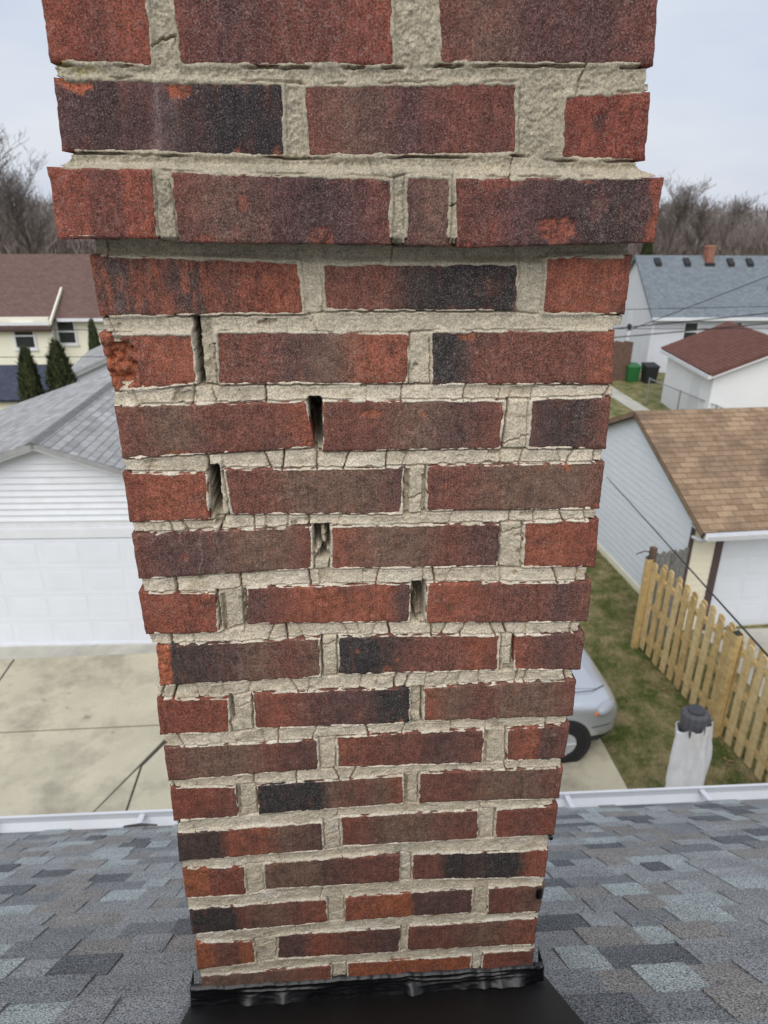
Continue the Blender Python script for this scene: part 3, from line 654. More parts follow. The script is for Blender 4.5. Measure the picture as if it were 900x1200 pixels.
# inner core and the other three faces
m_core = plain('old_mortar', lin(178,168,148), 0.95, 0.2, 20, dirt=lin(120,114,102), bumpd=.003)
def wbox(x0, x1, y0, y1, z0, z1): return MB().box(x0-CL.x, x1-CL.x, y0-CL.y, y1-CL.y, z0-CL.z, z1-CL.z)
XB0, XB1, YB = -0.200, 0.285, D+.485
wbox(XB0+.005, XB1-.005, D+.096, YB-.005, EYE-1.75, EYE+.46).build('core', m_core, chim)
def side_brick_mesh(l, hh, dp, seed):
    mb = MB().box(-l/2, l/2, -dp/2, dp/2, -hh/2, hh/2); me = mb.mesh('brick')
    a = me.color_attributes.new('Col', 'FLOAT_COLOR', 'POINT'); c_ = np.array(PAL['rmpbq'[seed % 5]]); c2 = np.array(PAL['mbdrm'[seed % 5]])
    a.data.foreach_set('color', np.array([[*(c_ if k in (0, 3, 4, 7) else c2), 1] for k in range(8)], np.float32).ravel())
    me.materials.append(m_brick); return me
SM = {}
def sb(l, hh, dp, loc, rz, seed):
    key = (round(l, 2), seed % 5)
    if key not in SM: SM[key] = side_brick_mesh(key[0], hh, dp, seed)
    o = link('brick', SM[key], None, chim, Vector(loc)-CL, (0, 0, rz))
    m = o.modifiers.new('bevel', 'BEVEL'); m.width = .003; m.segments = 2
zc_ = [np.mean([p[1] for p in sum(rb[r], [])]) for r in rows]
extra = list(zc_)+[zc_[-1]-67.5*(k+1) for k in range(8)]
for k, zc in enumerate(extra):
    rname = rows[k] if k < len(rows) else 'x'; pr = OFF.get(rname, 0)/1000*.55; z = EYE+zc/1000
    for side in (0, 1):
        xs = (XB0-pr+.045) if side == 0 else (XB1+pr-.045)
        ys = [D+.105, D+.29] if k % 2 else [D+.20, D+.375]
        for jx, y0 in enumerate(ys):
            l = .172
            if z < ROOFZ-(y0+l-D)*math.tan(ALPHA)-.05: continue
            sb(l, .052, .09, (xs, y0+l/2-(.0), z), math.pi/2, k*3+jx+side)
    for jx, x0 in enumerate(([-.2, -.005, .19] if k % 2 else [-.2, -.105, .09])):
        l = .178 if not ((k % 2 and jx == 2) or (k % 2 == 0 and jx == 0)) else .088
        if zc/1000 < -1.55: continue
        sb(l, .052, .09, (x0+l/2+.003, YB-.045+pr, z), 0, k*5+jx)
# two more courses above the frame, the crown and the flue
for k, zc in enumerate((192, 258, 324, 390)):
    z = EYE+zc/1000; o_ = .014
    for jx, x0 in enumerate((-.205, -.012, .18) if k % 2 else (-.205, -.112, .085)):
        l = .178 if not ((k % 2 and jx == 2) or (k % 2 == 0 and jx == 0)) else .088
        sb(l, .052, .09, (x0+l/2, D-o_+.045, z), 0, k+jx); sb(l, .052, .09, (x0+l/2, YB+o_-.045, z), 0, k+jx+2)
    for side in (0, 1):
        for jx in range(2): sb(.172, .052, .09, ((XB0-o_+.045) if side == 0 else (.272-.045), D+.16+.185*jx, z), math.pi/2, k+jx+side)
wbox(XB0-.003, .266, D-.006, YB+.006, EYE+.155, EYE+.424).build('mortar_bed', m_core, chim)
crown = MB().hexa([(XB0-.04-CL.x,D-.04-CL.y,EYE+.425-CL.z),(.31-CL.x,D-.04-CL.y,EYE+.425-CL.z),(.31-CL.x,YB+.04-CL.y,EYE+.425-CL.z),(XB0-.04-CL.x,YB+.04-CL.y,EYE+.425-CL.z)],
  [(XB0+.08-CL.x,D+.08-CL.y,EYE+.50-CL.z),(XB1-.08-CL.x,D+.08-CL.y,EYE+.50-CL.z),(XB1-.08-CL.x,YB-.08-CL.y,EYE+.50-CL.z),(XB0+.08-CL.x,YB-.08-CL.y,EYE+.50-CL.z)]).build('crown', m_conc, chim, bevel=.008)
fl = MB(); fx, fy = FX-CL.x, 0.0
for (a, b_, c_, d_) in ((-.12,.12,-.12,-.1),(-.12,.12,.1,.12),(-.12,-.1,-.1,.1),(.1,.12,-.1,.1)): fl.box(fx+a, fx+b_, fy+c_, fy+d_, EYE+.49-CL.z, EYE+.69-CL.z)
fl.build('flue_liner', plain('clay_flue', lin(168,104,78), .9, .15, 20), chim)

# ---- flashing pan and sealant
def roofpt(x, s, h_):          # world point from roof coordinates
    p = Vector(rp(x, s, h_)); c_, s_ = math.cos(YAW), math.sin(YAW)
    return Vector((FX+p.x*c_-p.y*s_, D+p.x*s_+p.y*c_, p.z))
pan = MB(); P = [roofpt(-.258,-.55,.016), roofpt(.275,-.55,.016), roofpt(.262,.03,.018), roofpt(-.254,.03,.018)]
Pt = [p+Vector((0, sa*.0015, ca*.0015)) for p in P]
pan.hexa([tuple(p-CL) for p in P], [tuple(p-CL) for p in Pt])
pan.build('flashing_pan', m_black, chim)
wbox(XB0-.004, XB1+.004, D-.006, D-.0045, ROOFZ-.05, EYE-1.022).build('flashing_upstand', m_black, chim)
for xe, sg in ((XB0, -1), (XB1, 1)):      # step flashing along the sides
    for k in range(5):
        y0 = D+.002+k*.1; zt = ROOFZ-(k*.1+.06)*math.tan(ALPHA)
        x0_, x1_ = (xe-.004, xe-.0025) if sg < 0 else (xe+.0025, xe+.004)
        wbox(x0_-.0006*k, x1_+.0006*k, y0, y0+.15, zt-.20, zt+.02).build('step_flashing', m_black, chim)
# sealant bead: lumpy band with a ragged lower edge
nx, nz_ = 360, 46
xs = np.linspace(XB0-.010, XB1+.012, nx)
top = EYE-1.008+.0025*fbm(xs*60, xs*0, 80, 3)-.008*(xs-XB0)/.485
outw = .013+.006*fbm(xs*24, xs*0, 81, 3)+.012*np.clip(fbm(xs*38, xs*0, 86, 2), 0, 1)      # ragged foot on the pan
bot = EYE-1.072+.0233+math.tan(ALPHA)*outw
tt = np.linspace(0, 1, nz_)[:, None]
XX = np.broadcast_to(xs, (nz_, nx))
ZZ = top+(bot-top)*tt**.85
YY = D-.0045-(outw-.0045)*tt**1.9
rid = .0024*np.exp(-((tt-.20-.10*fbm(XX*14, XX*0, 84, 3))/.06)**2)*sstep(-.35, .3, fbm(XX*11, XX*0, 95, 2))+.0022*np.exp(-((tt-.52-.16*fbm(XX*9, XX*0, 85, 2))/.06)**2)*sstep(-.3, .2, fbm(XX*7, XX*0, 87, 2))+.0012*fbm(XX*26, ZZ*150, 82, 3)
ew = np.clip(np.minimum(xs-xs[0], xs[-1]-xs)/.010, 0, 1)
YY = YY-rid*np.sin(np.pi*tt)**.5-.0022*np.sin(np.pi*np.clip(tt*1.0, 0, 1))**.5*np.sqrt(ew)
YY[0] = D+.004
co = np.stack([XX, YY, ZZ], -1).reshape(-1, 3)-np.array(CL)
idx = np.arange(nx*nz_).reshape(nz_, nx); Q = np.stack([idx[1:, :-1], idx[1:, 1:], idx[:-1, 1:], idx[:-1, :-1]], -1).reshape(-1, 4)
# return round the two corners
L_ = idx[:, 0]; R_ = idx[:, -1]; n0 = len(co)
bkL = co[L_]+np.array([0, .03, 0]); bkR = co[R_]+np.array([0, .03, 0]); co = np.r_[co, bkL, bkR]
a = np.arange(nz_-1)
Q = np.r_[Q, np.stack([n0+a+1, L_[a+1], L_[a], n0+a], -1), np.stack([R_[a+1], n0+nz_+a+1, n0+nz_+a, R_[a]], -1)]
link('sealant_bead', mesh_np('sealant_bead', co, Q, True), m_seal, chim)
def blob(cx, cz, rx, rz, ry, seed):
    n, m = 20, 12; co = []; 
    for a in range(m+1):
        for b_ in range(n):
            ph = math.pi*a/m; t_ = 2*math.pi*b_/n; k = 1+.35*float(fbm(np.array([math.cos(t_)*math.sin(ph)*1.6+seed]), np.array([math.cos(ph)*1.6]), seed, 2)[0])
            co.append((cx+rx*k*math.sin(ph)*math.cos(t_)-CL.x, D-.002+ry*k*math.sin(ph)*math.sin(t_)-CL.y, EYE+cz+rz*k*math.cos(ph)-CL.z))
    Q = [(a*n+b_, a*n+(b_+1) % n, (a+1)*n+(b_+1) % n, (a+1)*n+b_) for a in range(m) for b_ in range(n)]
    link('sealant_dab', mesh_np('sealant_dab', np.array(co), np.array(Q), True), m_seal, chim)
blob(.276, -.866, .005, .011, .0025, 3); blob(.281, -.762, .003, .0035, .003, 5); blob(.287, -1.020, .006, .006, .005, 7)

# ================================================================== NEIGHBOURHOOD
def stepped_roof(name, mat, parent, L, S, pitch, x0, y0, z0, along='x', down=(0, -1), expo=0.143, thick=0.008):
    """roof plane of real overlapping courses. L: length along the ridge (from x0), S: slope length, ridge line at (x0,y0,z0)"""
    V, F, UV = [], [], []; n = int(math.ceil(S/expo)); ca_, sa_ = math.cos(pitch), math.sin(pitch)
    def P(l, s, h_):
        hx, hy = down[0]*(s*ca_+h_*sa_), down[1]*(s*ca_+h_*sa_)
        z = z0-s*sa_+h_*ca_
        return (x0+l+hx, y0+hy, z) if along == 'x' else (x0+hx, y0+l+hy, z)
    for k in range(n):
        s0 = k*expo; s1 = min(S, s0+expo); b0 = len(V)
        V += [P(0, s0, .002), P(L, s0, .002), P(L, s1, thick), P(0, s1, thick), P(0, s1, -.004), P(L, s1, -.004)]
        F += [(b0, b0+1, b0+2, b0+3), (b0+3, b0+2, b0+5, b0+4)]
        UV += [(0, s0), (L, s0), (L, s1-.003), (0, s1-.003), (0, s1-.01), (L, s1-.01), (L, s1-.012), (0, s1-.012)]
    b0 = len(V); V += [P(0, 0, -.10), P(L, 0, -.10), P(L, S-.01, -.10), P(0, S-.01, -.10), P(0, 0, .001), P(L, 0, .001), P(L, S-.01, -.003), P(0, S-.01, -.003)]
    f2 = [(0,3,2,1),(0,1,5,4),(1,2,6,5),(2,3,7,6),(3,0,4,7)]; F += [tuple(i+b0 for i in f) for f in f2]; UV += [(0.1, .05)]*20
    me = bpy.data.meshes.new(name); me.from_pydata(V, [], F); me.update()
    uv = me.uv_layers.new(name='UVMap'); uv.data.foreach_set('uv', np.array(UV, np.float32).ravel())
    return link(name, me, mat, parent)
def lap_board(x0b, x1b, x0t, x1t, z0, z1, y=0.0, out_=0.016):   # faces -y
    return MB().hexa([(x0b, y-out_, z0), (x1b, y-out_, z0), (x1b, y+.004, z0), (x0b, y+.004, z0)],
                     [(x0t, y-.003, z1), (x1t, y-.003, z1), (x1t, y+.004, z1), (x0t, y+.004, z1)])
def garage_door(parent, cx, wd, ht, y, rows=4, cols=8, z0=0.03, name='garage_door', rot=None):
    dr = MB().box(cx-wd/2, cx+wd/2, y, y+.045, z0, z0+ht).build(name, m_door, parent)
    for r in range(1, rows): pass
    pw, ph = wd/cols, ht/rows; g = .055
    mb = MB()
    a, b_ = pw/2-g, ph/2-g*1.1
    mb.add([(-a,0,-b_),(a,0,-b_),(a,0,b_),(-a,0,b_),(-a+.018,.0018,-b_+.018),(a-.018,.0018,-b_+.018),(a-.018,.0018,b_-.018),(-a+.018,.0018,b_-.018),
            (-a+.045,-.0015,-b_+.045),(a-.045,-.0015,-b_+.045),(a-.045,-.0015,b_-.045),(-a+.045,-.0015,b_-.045)],
           [(0,1,5,4),(1,2,6,5),(2,3,7,6),(3,0,4,7),(4,5,9,8),(5,6,10,9),(6,7,11,10),(7,4,8,11),(8,9,10,11)])
    pm = mb.mesh('door_panel'); pm.materials.append(m_door)
    for r in range(rows):
        if r: MB().box(cx-wd/2, cx+wd/2, y-.006, y-.0005, z0+r*ph-.004, z0+r*ph+.004).build('section_joint', m_trim, dr)
        for c_ in range(cols):
            link('door_panel', pm, None, dr, (cx-wd/2+pw*(c_+.5), y-.0035, z0+ph*(r+.5)))
    return dr

# ---- white garage on the left, gable towards us
GL = tag(empty('garage', (-4.67, 11.5, 0), math.radians(-2.0)), 'white garage with grey roof and panelled door, gable facing the driveway', 'garage')
hw, pk, sl_ = 3.35, 3.98, 0.345; ez = pk-hw*sl_-.02
MB().box(-hw, hw, .06, 6.4, 0, 2.5).build('wall', m_white, GL)
MB().prism([(-hw, 2.48), (hw, 2.48), (hw, ez), (0, pk-.05), (-hw, ez)], .06, .12, 'y').build('gable_wall', m_white, GL)
MB().prism([(-hw, 2.48), (hw, 2.48), (hw, ez), (0, pk-.05), (-hw, ez)], 6.28, 6.4, 'y').build('gable_wall', m_white, GL)
z = 2.52
while z < pk-.06:
    z1 = min(z+.115, pk-.03); w0 = min(hw, (pk-.02-z)/sl_); w1 = min(hw, max(.01, (pk-.02-z1)/sl_))
    lap_board(-w0, w0, -w1, w1, z, z1+.004, .055, .05).build('siding_board', m_white, GL); z += .115
MB().box(-hw, hw, .0, .058, 2.20, 2.37).build('header_trim', m_white, GL); MB().box(-hw, hw, .03, .058, 2.372, 2.515).build('frieze_board', m_trim, GL)
MB().box(-hw, -2.5, .0, .058, .0, 2.197).build('corner_board', m_white, GL); MB().box(2.5, hw, .0, .058, .0, 2.197).build('corner_board', m_white, GL)
garage_door(GL, 0, 4.96, 2.15, .01, 4, 7)
MB().box(-2.6, 2.6, -.42, .0, -.02, .028).build('threshold', m_conc2, GL); MB().box(-2.55, 2.55, -.03, .008, .029, .07).build('door_seal', m_trim, GL)
pit = math.atan(sl_)
rl = 6.9
for sg in (-1, 1):
    R_ = stepped_roof('roof_slope', m_roof_grey, GL, rl, (hw+.35)/math.cos(pit), pit, 0, -.28, pk+.03, along='y', down=(sg, 0))
    # rake board on the gable edge
    MB().prism([(0, pk-.10), (sg*(hw+.33), pk-.10-(hw+.33)*sl_), (sg*(hw+.33), pk+.005-(hw+.33)*sl_), (0, pk+.005)][::-sg], -.262, -.235, 'y').build('rake_board', m_white, GL)
    MB().box(*sorted((sg*(hw+.33), sg*(hw+.35))), -.27, 6.6, pk-(hw+.34)*sl_-.13, pk-(hw+.34)*sl_+.0).build('fascia', m_trim, GL)
for k in range(26):
    MB().hexa([(-.13,-.28+k*.265,pk-.012),(.13,-.28+k*.265,pk-.012),(.13,-.28+k*.265+.262,pk-.012),(-.13,-.28+k*.265+.262,pk-.012)],
              [(-.02,-.28+k*.265,pk+.055),(.02,-.28+k*.265,pk+.055),(.02,-.28+k*.265+.262,pk+.046),(-.02,-.28+k*.265+.262,pk+.046)]).build('ridge_cap', m_roof_grey, GL)

# ---- tan-roofed garage on the right: local -y is its gable (world -X), local +x is its door side (towards us)
GR = tag(empty('garage', (6.46, 13.72, 0), math.radians(-90+3.0)), 'pale blue sided garage with mottled tan roof behind the wooden fence', 'garage')
hw, pk, sl_ = 2.50, 3.66, 0.44; ez = pk-hw*sl_
LEN = 7.5
MB().prism([(-hw, 0), (hw, 0), (hw, ez), (0, pk-.04), (-hw, ez)], .03, LEN, 'y').build('wall', m_cream, GR)
z = .16
MB().box(-hw-.01, hw+.01, -.012, .03, 0, .155).build('base_board', m_cream, GR)
while z < pk-.08:
    z1 = min(z+.145, pk-.05); w0 = min(hw, (pk-.02-z)/sl_); w1 = min(hw, max(.01, (pk-.02-z1)/sl_))
    lap_board(-w0, w0, -w1, w1, z, z1+.004, .02, .016).build('siding_board', m_bluewhite, GR); z += .145
pit = math.atan(sl_)
for sg in (-1, 1):
    stepped_roof('roof_slope', m_roof_tan, GR, LEN+.3, (hw+.55)/math.cos(pit), pit, 0, -.16, pk+.04, along='y', down=(sg, 0))
    MB().prism([(0, pk-.10), (sg*(hw+.53), pk-.10-(hw+.53)*sl_), (sg*(hw+.53), pk+.01-(hw+.53)*sl_), (0, pk+.01)][::-sg], -.15, -.12, 'y').build('rake_board', m_darkcap, GR)
zz = pk-(hw+.55)*sl_
MB().prism([(hw+.54, zz-.10), (hw+.63, zz-.10), (hw+.66, zz+.0), (hw+.64, zz+.0), (hw+.62, zz-.08), (hw+.55, zz-.08), (hw+.55, zz+.02), (hw+.54, zz+.02)], -.1, LEN, 'y').build('gutter', m_trim, GR)
MB().box(hw-.02, hw+.54, -.08, LEN, zz-.06, zz-.035).build('soffit', m_trim, GR)
MB().tube([(hw+.58, -.06, zz-.08), (hw+.35, -.03, zz-.22), (hw+.06, -.01, zz-.28)], .035, 8).build('downspout', m_trim, GR)
for k in range(16):
    z0 = .1+k*.128
    if z0+.128 > zz: break
    MB().hexa([(hw+.016,.03,z0),(hw+.016,.50,z0),(hw-.002,.50,z0),(hw-.002,.03,z0)],[(hw+.004,.03,z0+.132),(hw+.004,.50,z0+.132),(hw-.002,.50,z0+.132),(hw-.002,.03,z0+.132)]).build('siding_board', m_cream, GR)
MB().box(hw-.002, hw+.035, .505, .64, 0, zz-.06).build('door_trim', m_browntrim, GR); MB().box(hw-.002, hw+.035, .64, 5.6, 2.12, zz-.06).build('door_trim', m_trim, GR); MB().box(hw-.002, hw+.035, 5.6, 5.74, 0, zz-.06).build('door_trim', m_browntrim, GR)
MB().box(hw-.002, hw+.045, -.035, .03, 0, zz-.06).build('corner_board', m_browntrim, GR)
dhold = empty('garage_door', (hw+.012, 3.12, 0), math.radians(90)); dhold.parent = GR
dm = MB().box(-2.46, 2.46, 0, .045, .03, 2.12).build('door_leaf', m_door, dhold)
mb = MB(); a, b_ = .235, .20
mb.add([(-a,0,-b_),(a,0,-b_),(a,0,b_),(-a,0,b_),(-a+.018,.0018,-b_+.018),(a-.018,.0018,-b_+.018),(a-.018,.0018,b_-.018),(-a+.018,.0018,b_-.018),
        (-a+.045,-.0015,-b_+.045),(a-.045,-.0015,-b_+.045),(a-.045,-.0015,b_-.045),(-a+.045,-.0015,b_-.045)],
       [(0,1,5,4),(1,2,6,5),(2,3,7,6),(3,0,4,7),(4,5,9,8),(5,6,10,9),(6,7,11,10),(7,4,8,11),(8,9,10,11)])
pm = mb.mesh('door_panel'); pm.materials.append(m_door)
for r in range(4):
    for c_ in range(9): link('door_panel', pm, None, dhold, (-2.46+.547*(c_+.5), -.0035, .03+.5225*(r+.5)))

# ---- wooden shadow-box fence
fence_a = Vector((5.72, 10.74)); fd = (Vector((6.10, 7.18))-fence_a).normalized()
FN = tag(empty('wooden_fence', (fence_a.x, fence_a.y, 0), math.atan2(fd.y, fd.x)), 'new yellow pine picket fence running along the lawn', 'fence')
def picket_mesh(wd, ht, th_=.02):
    me = MB().prism([(0, .05), (wd, .05), (wd, ht-.035), (wd-.035, ht), (.035, ht), (0, ht-.035)], 0, th_, 'y').mesh('picket'); return me
pms = []
for wd, ht in ((.135, 1.82), (.138, 1.80), (.132, 1.835), (.14, 1.815)):
    for m_ in (m_pine, m_pine2):
        q_ = picket_mesh(wd, ht); q_.materials.append(m_); pms.append(q_)
RF = random.Random(4)
x = .06; LENF = 7.4
while x < LENF:
    # local +y is the yard side away from us? near face is local -y after the turn: pickets on both faces, staggered
    link('picket', RF.choice(pms), None, FN, (x, -.058-RF.random()*.004, RF.uniform(-.02, .02)), (RF.uniform(-.012, .012), RF.uniform(-.012, .012), 0))
    link('picket', RF.choice(pms), None, FN, (x+.115, .038+RF.random()*.004, RF.uniform(-.02, .02)), (0, RF.uniform(-.012, .012), 0))
    x += .232
for zr_ in (.30, .95, 1.55): MB().box(0, LENF+.2, -.036, .036, zr_-.042, zr_+.042).build('rail', m_pine, FN)
for k in range(4):
    p_ = MB().box(k*2.44-.05, k*2.44+.05, -.165, -.063, 0, 1.86).build('post', m_pine, FN, bevel=.004)
    MB().add([(k*2.44-.055,-.17,1.861),(k*2.44+.055,-.17,1.861),(k*2.44+.055,-.058,1.861),(k*2.44-.055,-.058,1.861),(k*2.44,-.114,1.93)],[(0,1,4),(1,2,4),(2,3,4),(3,0,4),(3,2,1,0)]).build('post_cap', m_darkcap, p_)

# weathered gate between fence and garage
GT = tag(empty('board_gate', (5.78, 10.88, 0), math.radians(14)), 'weathered grey board gate between pine fence and garage corner', 'gate')
for k in range(6):
    MB().prism([(k*.118, .06), (k*.118+.112, .06), (k*.118+.112, 1.83+.03*((k*7) % 3)), (k*.118+.056, 1.88+.02*(k % 2)), (k*.118, 1.82)], -.012, .012, 'y').build('board', m_greywood, GT, rot=(0, RF.uniform(-.01, .01), 0))
for z_ in (.35, 1.0, 1.6): MB().box(0, .70, .014, .05, z_-.04, z_+.04).build('rail', m_greywood, GT)
MB().box(-.10, -.012, -.05, .05, 0, 2.0).build('post', m_oldwood, GT)
hk = tag(MB().tube([(5.42, 10.86, 1.88), (5.56, 10.87, 1.93), (5.70, 10.88, 1.90)], .010, 6).build('clothesline_hook', m_cable), 'thin dark hook sticking out from the grey gate post', 'hook')

# ---- silver car, nose to the right
CAR = tag(empty('parked_car', (1.82, 8.74, .03), math.radians(1.5)), 'silver car parked on the driveway, its nose showing beside the chimney', 'car')
m_silver, t, b = new_mat('silver_paint'); b.inputs['Base Color'].default_value = (.56,.59,.63,1); b.inputs['Metallic'].default_value = .55; b.inputs['Roughness'].default_value = .30; b.inputs['Coat Weight'].default_value = .6; b.inputs['Coat Roughness'].default_value = .08
m_rubber = plain('tyre_rubber', (.015,.015,.016), .85); m_plastic = plain('black_plastic', (.018,.018,.02), .6); m_rim = plain('alloy', (.52,.53,.55), .35, .05, 5, metal=.2)
m_lens, t, b = new_mat('lamp_lens'); b.inputs['Base Color'].default_value = (.38,.40,.43,1); b.inputs['Roughness'].default_value = .1
m_amber, t, b = new_mat('amber_lens'); b.inputs['Base Color'].default_value = (.85,.22,.03,1); b.inputs['Roughness'].default_value = .2
def loft(st, n=28, ex=4.0):
    co = []; 
    for (x, z0, z1, hw_, e_) in st:
        zc, hz = (z0+z1)/2, (z1-z0)/2
        for k in range(n):
            a = 2*math.pi*k/n; c_, s_ = math.cos(a), math.sin(a)
            co.append((x, hw_*math.copysign(abs(c_)**(2/e_), c_), zc+hz*math.copysign(abs(s_)**(2/e_), s_)))
    Q = [(i*n+k, i*n+(k+1) % n, (i+1)*n+(k+1) % n, (i+1)*n+k) for i in range(len(st)-1) for k in range(n)]
    mb = MB().add(co, Q+[tuple(range(n-1, -1, -1)), tuple((len(st)-1)*n+k for k in range(n))]); return mb
body = loft([(-2.22,.50,.90,.62,4),(-2.16,.36,1.02,.78,4),(-2.0,.30,1.08,.87,5),(-1.4,.27,1.12,.90,5),(-.2,.26,1.12,.91,5),(.7,.26,1.12,.91,5),(1.2,.27,1.09,.905,5),(1.6,.28,1.09,.90,4.5),(1.9,.28,1.07,.895,4.4),(2.1,.29,1.04,.87,4.2),(2.22,.31,.99,.82,4),(2.30,.36,.90,.72,3.6),(2.33,.44,.76,.55,3)], 40).build('body', m_silver, CAR, smooth=True)
loft([(-1.95,1.0,1.35,.72,5),(-1.7,1.0,1.62,.74,5),(-.9,1.0,1.70,.74,5),(-.1,1.0,1.66,.73,5),(.45,1.0,1.38,.70,5),(.85,1.0,1.12,.66,5)], 32).build('cabin', m_glass, CAR, smooth=True)
loft([(-1.78,1.58,1.655,.70,4),(-.9,1.60,1.73,.70,4),(-.15,1.58,1.69,.68,4)], 32).build('roof_panel', m_silver, CAR, smooth=True)
MB().prism([(.62,1.125),(1.5,1.105),(2.0,1.062),(2.0,1.03),(1.5,1.055),(.62,1.09)][::-1], -.60, .60, 'y').build('hood', m_silver, CAR, bevel=.012)
for sx in (1.45, -1.34):
    for sy in (-1, 1):
        y_o = sy*.915
        def disc(r0, r1, ya, yb, n=32):
            m_ = MB(); base = [];
            for (r_, y_) in ((r0, ya), (r1, ya), (r1, yb), (r0, yb)):
                for k in range(n): m_.v.append((sx+r_*math.cos(2*math.pi*k/n), y_, .345+r_*math.sin(2*math.pi*k/n)))
            for i in range(4):
                for k in range(n): m_.f.append((i*n+k, i*n+(k+1) % n, ((i+1) % 4)*n+(k+1) % n, ((i+1) % 4)*n+k))
            return m_
        disc(.30, .425, sy*.80, y_o, 40).build('wheel_arch', m_plastic, CAR)
        ty = disc(.20, .345, sy*.72, sy*.935).build('tyre', m_rubber, CAR, smooth=False, bevel=.02)
        rm = disc(.01, .225, sy*.73, sy*.918).build('rim', m_rim, ty)
        for k in range(5):
            a = 2*math.pi*k/5
            MB().tube([(sx+.04*math.cos(a), sy*.928, .345+.04*math.sin(a)), (sx+.19*math.cos(a), sy*.92, .345+.19*math.sin(a))], .022, 6).build('spoke', m_rim, ty)
def ell(cx, cy, cz, rx, ry, rz, name, mat, par, n=14, m=10, rzr=0):
    mb = MB(); 
    for a in range(m+1):
        for k in range(n):
            ph = math.pi*a/m; th_ = 2*math.pi*k/n; mb.v.append((rx*math.sin(ph)*math.cos(th_), ry*math.sin(ph)*math.sin(th_), rz*math.cos(ph)))
    mb.f = [(a*n+k, a*n+(k+1) % n, (a+1)*n+(k+1) % n, (a+1)*n+k) for a in range(m) for k in range(n)]
    return mb.build(name, mat, par, (cx, cy, cz), (0, 0, rzr), smooth=True)
for sy in (-1, 1):
    hl = ell(2.07, sy*.80, .88, .23, .10, .10, 'headlight', m_lens, CAR, rzr=-sy*.55); hl.rotation_euler = (0, .12, -sy*.75)
    ell(1.93, sy*.885, .845, .055, .03, .045, 'turn_signal', m_amber, CAR, rzr=-sy*.5)
    MB().box(.55, .75, *sorted((sy*.90, sy*1.08)), 1.08, 1.22).build('side_mirror', m_silver, CAR, bevel=.03)
    MB().tube([(-1.0, sy*.905, .40), (1.0, sy*.905, .40)], .03, 8).build('sill_trim', m_plastic, CAR)
m_gap = plain('panel_gap', (.01,.01,.011), .8)
for sy in (-1, 1):
    MB().tube([(.98, sy*.908, .34), (1.0, sy*.913, .7), (.93, sy*.90, 1.06)], .006, 5).build('door_gap', m_gap, CAR)
    MB().tube([(-.10, sy*.910, .34), (-.10, sy*.915, .7), (-.10, sy*.90, 1.08)], .006, 5).build('door_gap', m_gap, CAR)
    MB().tube([(.9, sy*.70, 1.092), (1.5, sy*.70, 1.092), (1.9, sy*.66, 1.07), (2.14, sy*.50, 1.03)], .006, 5).build('hood_gap', m_gap, CAR)
    MB().tube([(1.86, sy*.898, .60), (2.1, sy*.872, .62), (2.24, sy*.80, .63), (2.32, sy*.62, .63)], .006, 5).build('bumper_seam', m_gap, CAR)
    MB().tube([(1.78, sy*.80, .335), (2.0, sy*.79, .33), (2.18, sy*.70, .35), (2.26, sy*.5, .36)], .045, 8).build('bumper_lip', m_plastic, CAR)
MB().box(2.24, 2.335, -.42, .42, .50, .62).build('grille', m_plastic, CAR, bevel=.02)
MB().prism([(-.60,.30),(.60,.30),(.60,.42),(-.60,.42)], 2.20, 2.30, 'x').build('lower_bumper', m_plastic, CAR, bevel=.03)

# ---- closed patio umbrella in a white cover
UM = tag(empty('patio_umbrella', (4.17, 6.02, 0)), 'closed patio umbrella in a wrinkled white cover with grey top', 'umbrella')
m_sheet = plain('white_cover', (.78,.78,.79), .6, .05, 6, dirt=(.62,.57,.48)); m_gfab = plain('grey_fabric', (.10,.10,.11), .9, .15, 20)
UM.rotation_euler = (0, -.075, 0)
nA, nB = 48, 40; co = []
for i in range(nB+1):
    tt_ = i/nB; z = .75+tt_*1.50; r0 = .212-.042*tt_**1.4
    for k in range(nA):
        a = 2*math.pi*k/nA
        fo = .026*math.sin(4*a+2.2*tt_)+.022*math.sin(7*a-5*tt_+1)+.075*float(fbm(np.array([math.cos(a)*2.2+tt_*2.2]), np.array([math.sin(a)*2.2+tt_*3]), 5, 3)[0])
        zz = z+(.07*math.sin(a+2.3) if i == nB else 0); r_ = r0+fo*(1-.4*tt_)
        co.append((r_*math.cos(a), r_*math.sin(a), zz))
Q = [(i*nA+k, i*nA+(k+1) % nA, (i+1)*nA+(k+1) % nA, (i+1)*nA+k) for i in range(nB) for k in range(nA)]
link('cover', mesh_np('cover', np.array(co), np.array(Q), True), m_sheet, UM)
co = []; nA = 80; pr = [(.110,2.05),(.142,2.20),(.146,2.33),(.137,2.40),(.105,2.43)]; nA = 156
for i, (r0, z) in enumerate(pr):
    for k in range(nA):
        a = 2*math.pi*k/nA; r_ = r0*(1+(.06 if i < 4 else .03)*math.copysign(abs(math.sin(13*a))**.7, math.sin(13*a))); co.append((r_*math.cos(a), r_*math.sin(a), z))
Q = [(i*nA+k, i*nA+(k+1) % nA, (i+1)*nA+(k+1) % nA, (i+1)*nA+k) for i in range(len(pr)-1) for k in range(nA)]
top_ = MB().add(co, Q+[tuple((len(pr)-1)*nA+k for k in range(nA))]).build('folded_canopy', m_gfab, UM)
MB().lathe([(.085,2.42),(.092,2.435),(.088,2.452),(.03,2.46)], n=20).build('top_cap', plain('dark_cap', (.045,.046,.05), .5), UM)
MB().lathe([(.022,.05),(.022,2.2)], n=12).build('pole', m_metal, UM); MB().lathe([(.26,.0),(.26,.06),(.10,.09),(.03,.12),(.03,.3)], n=24).build('base', m_plastic, UM)

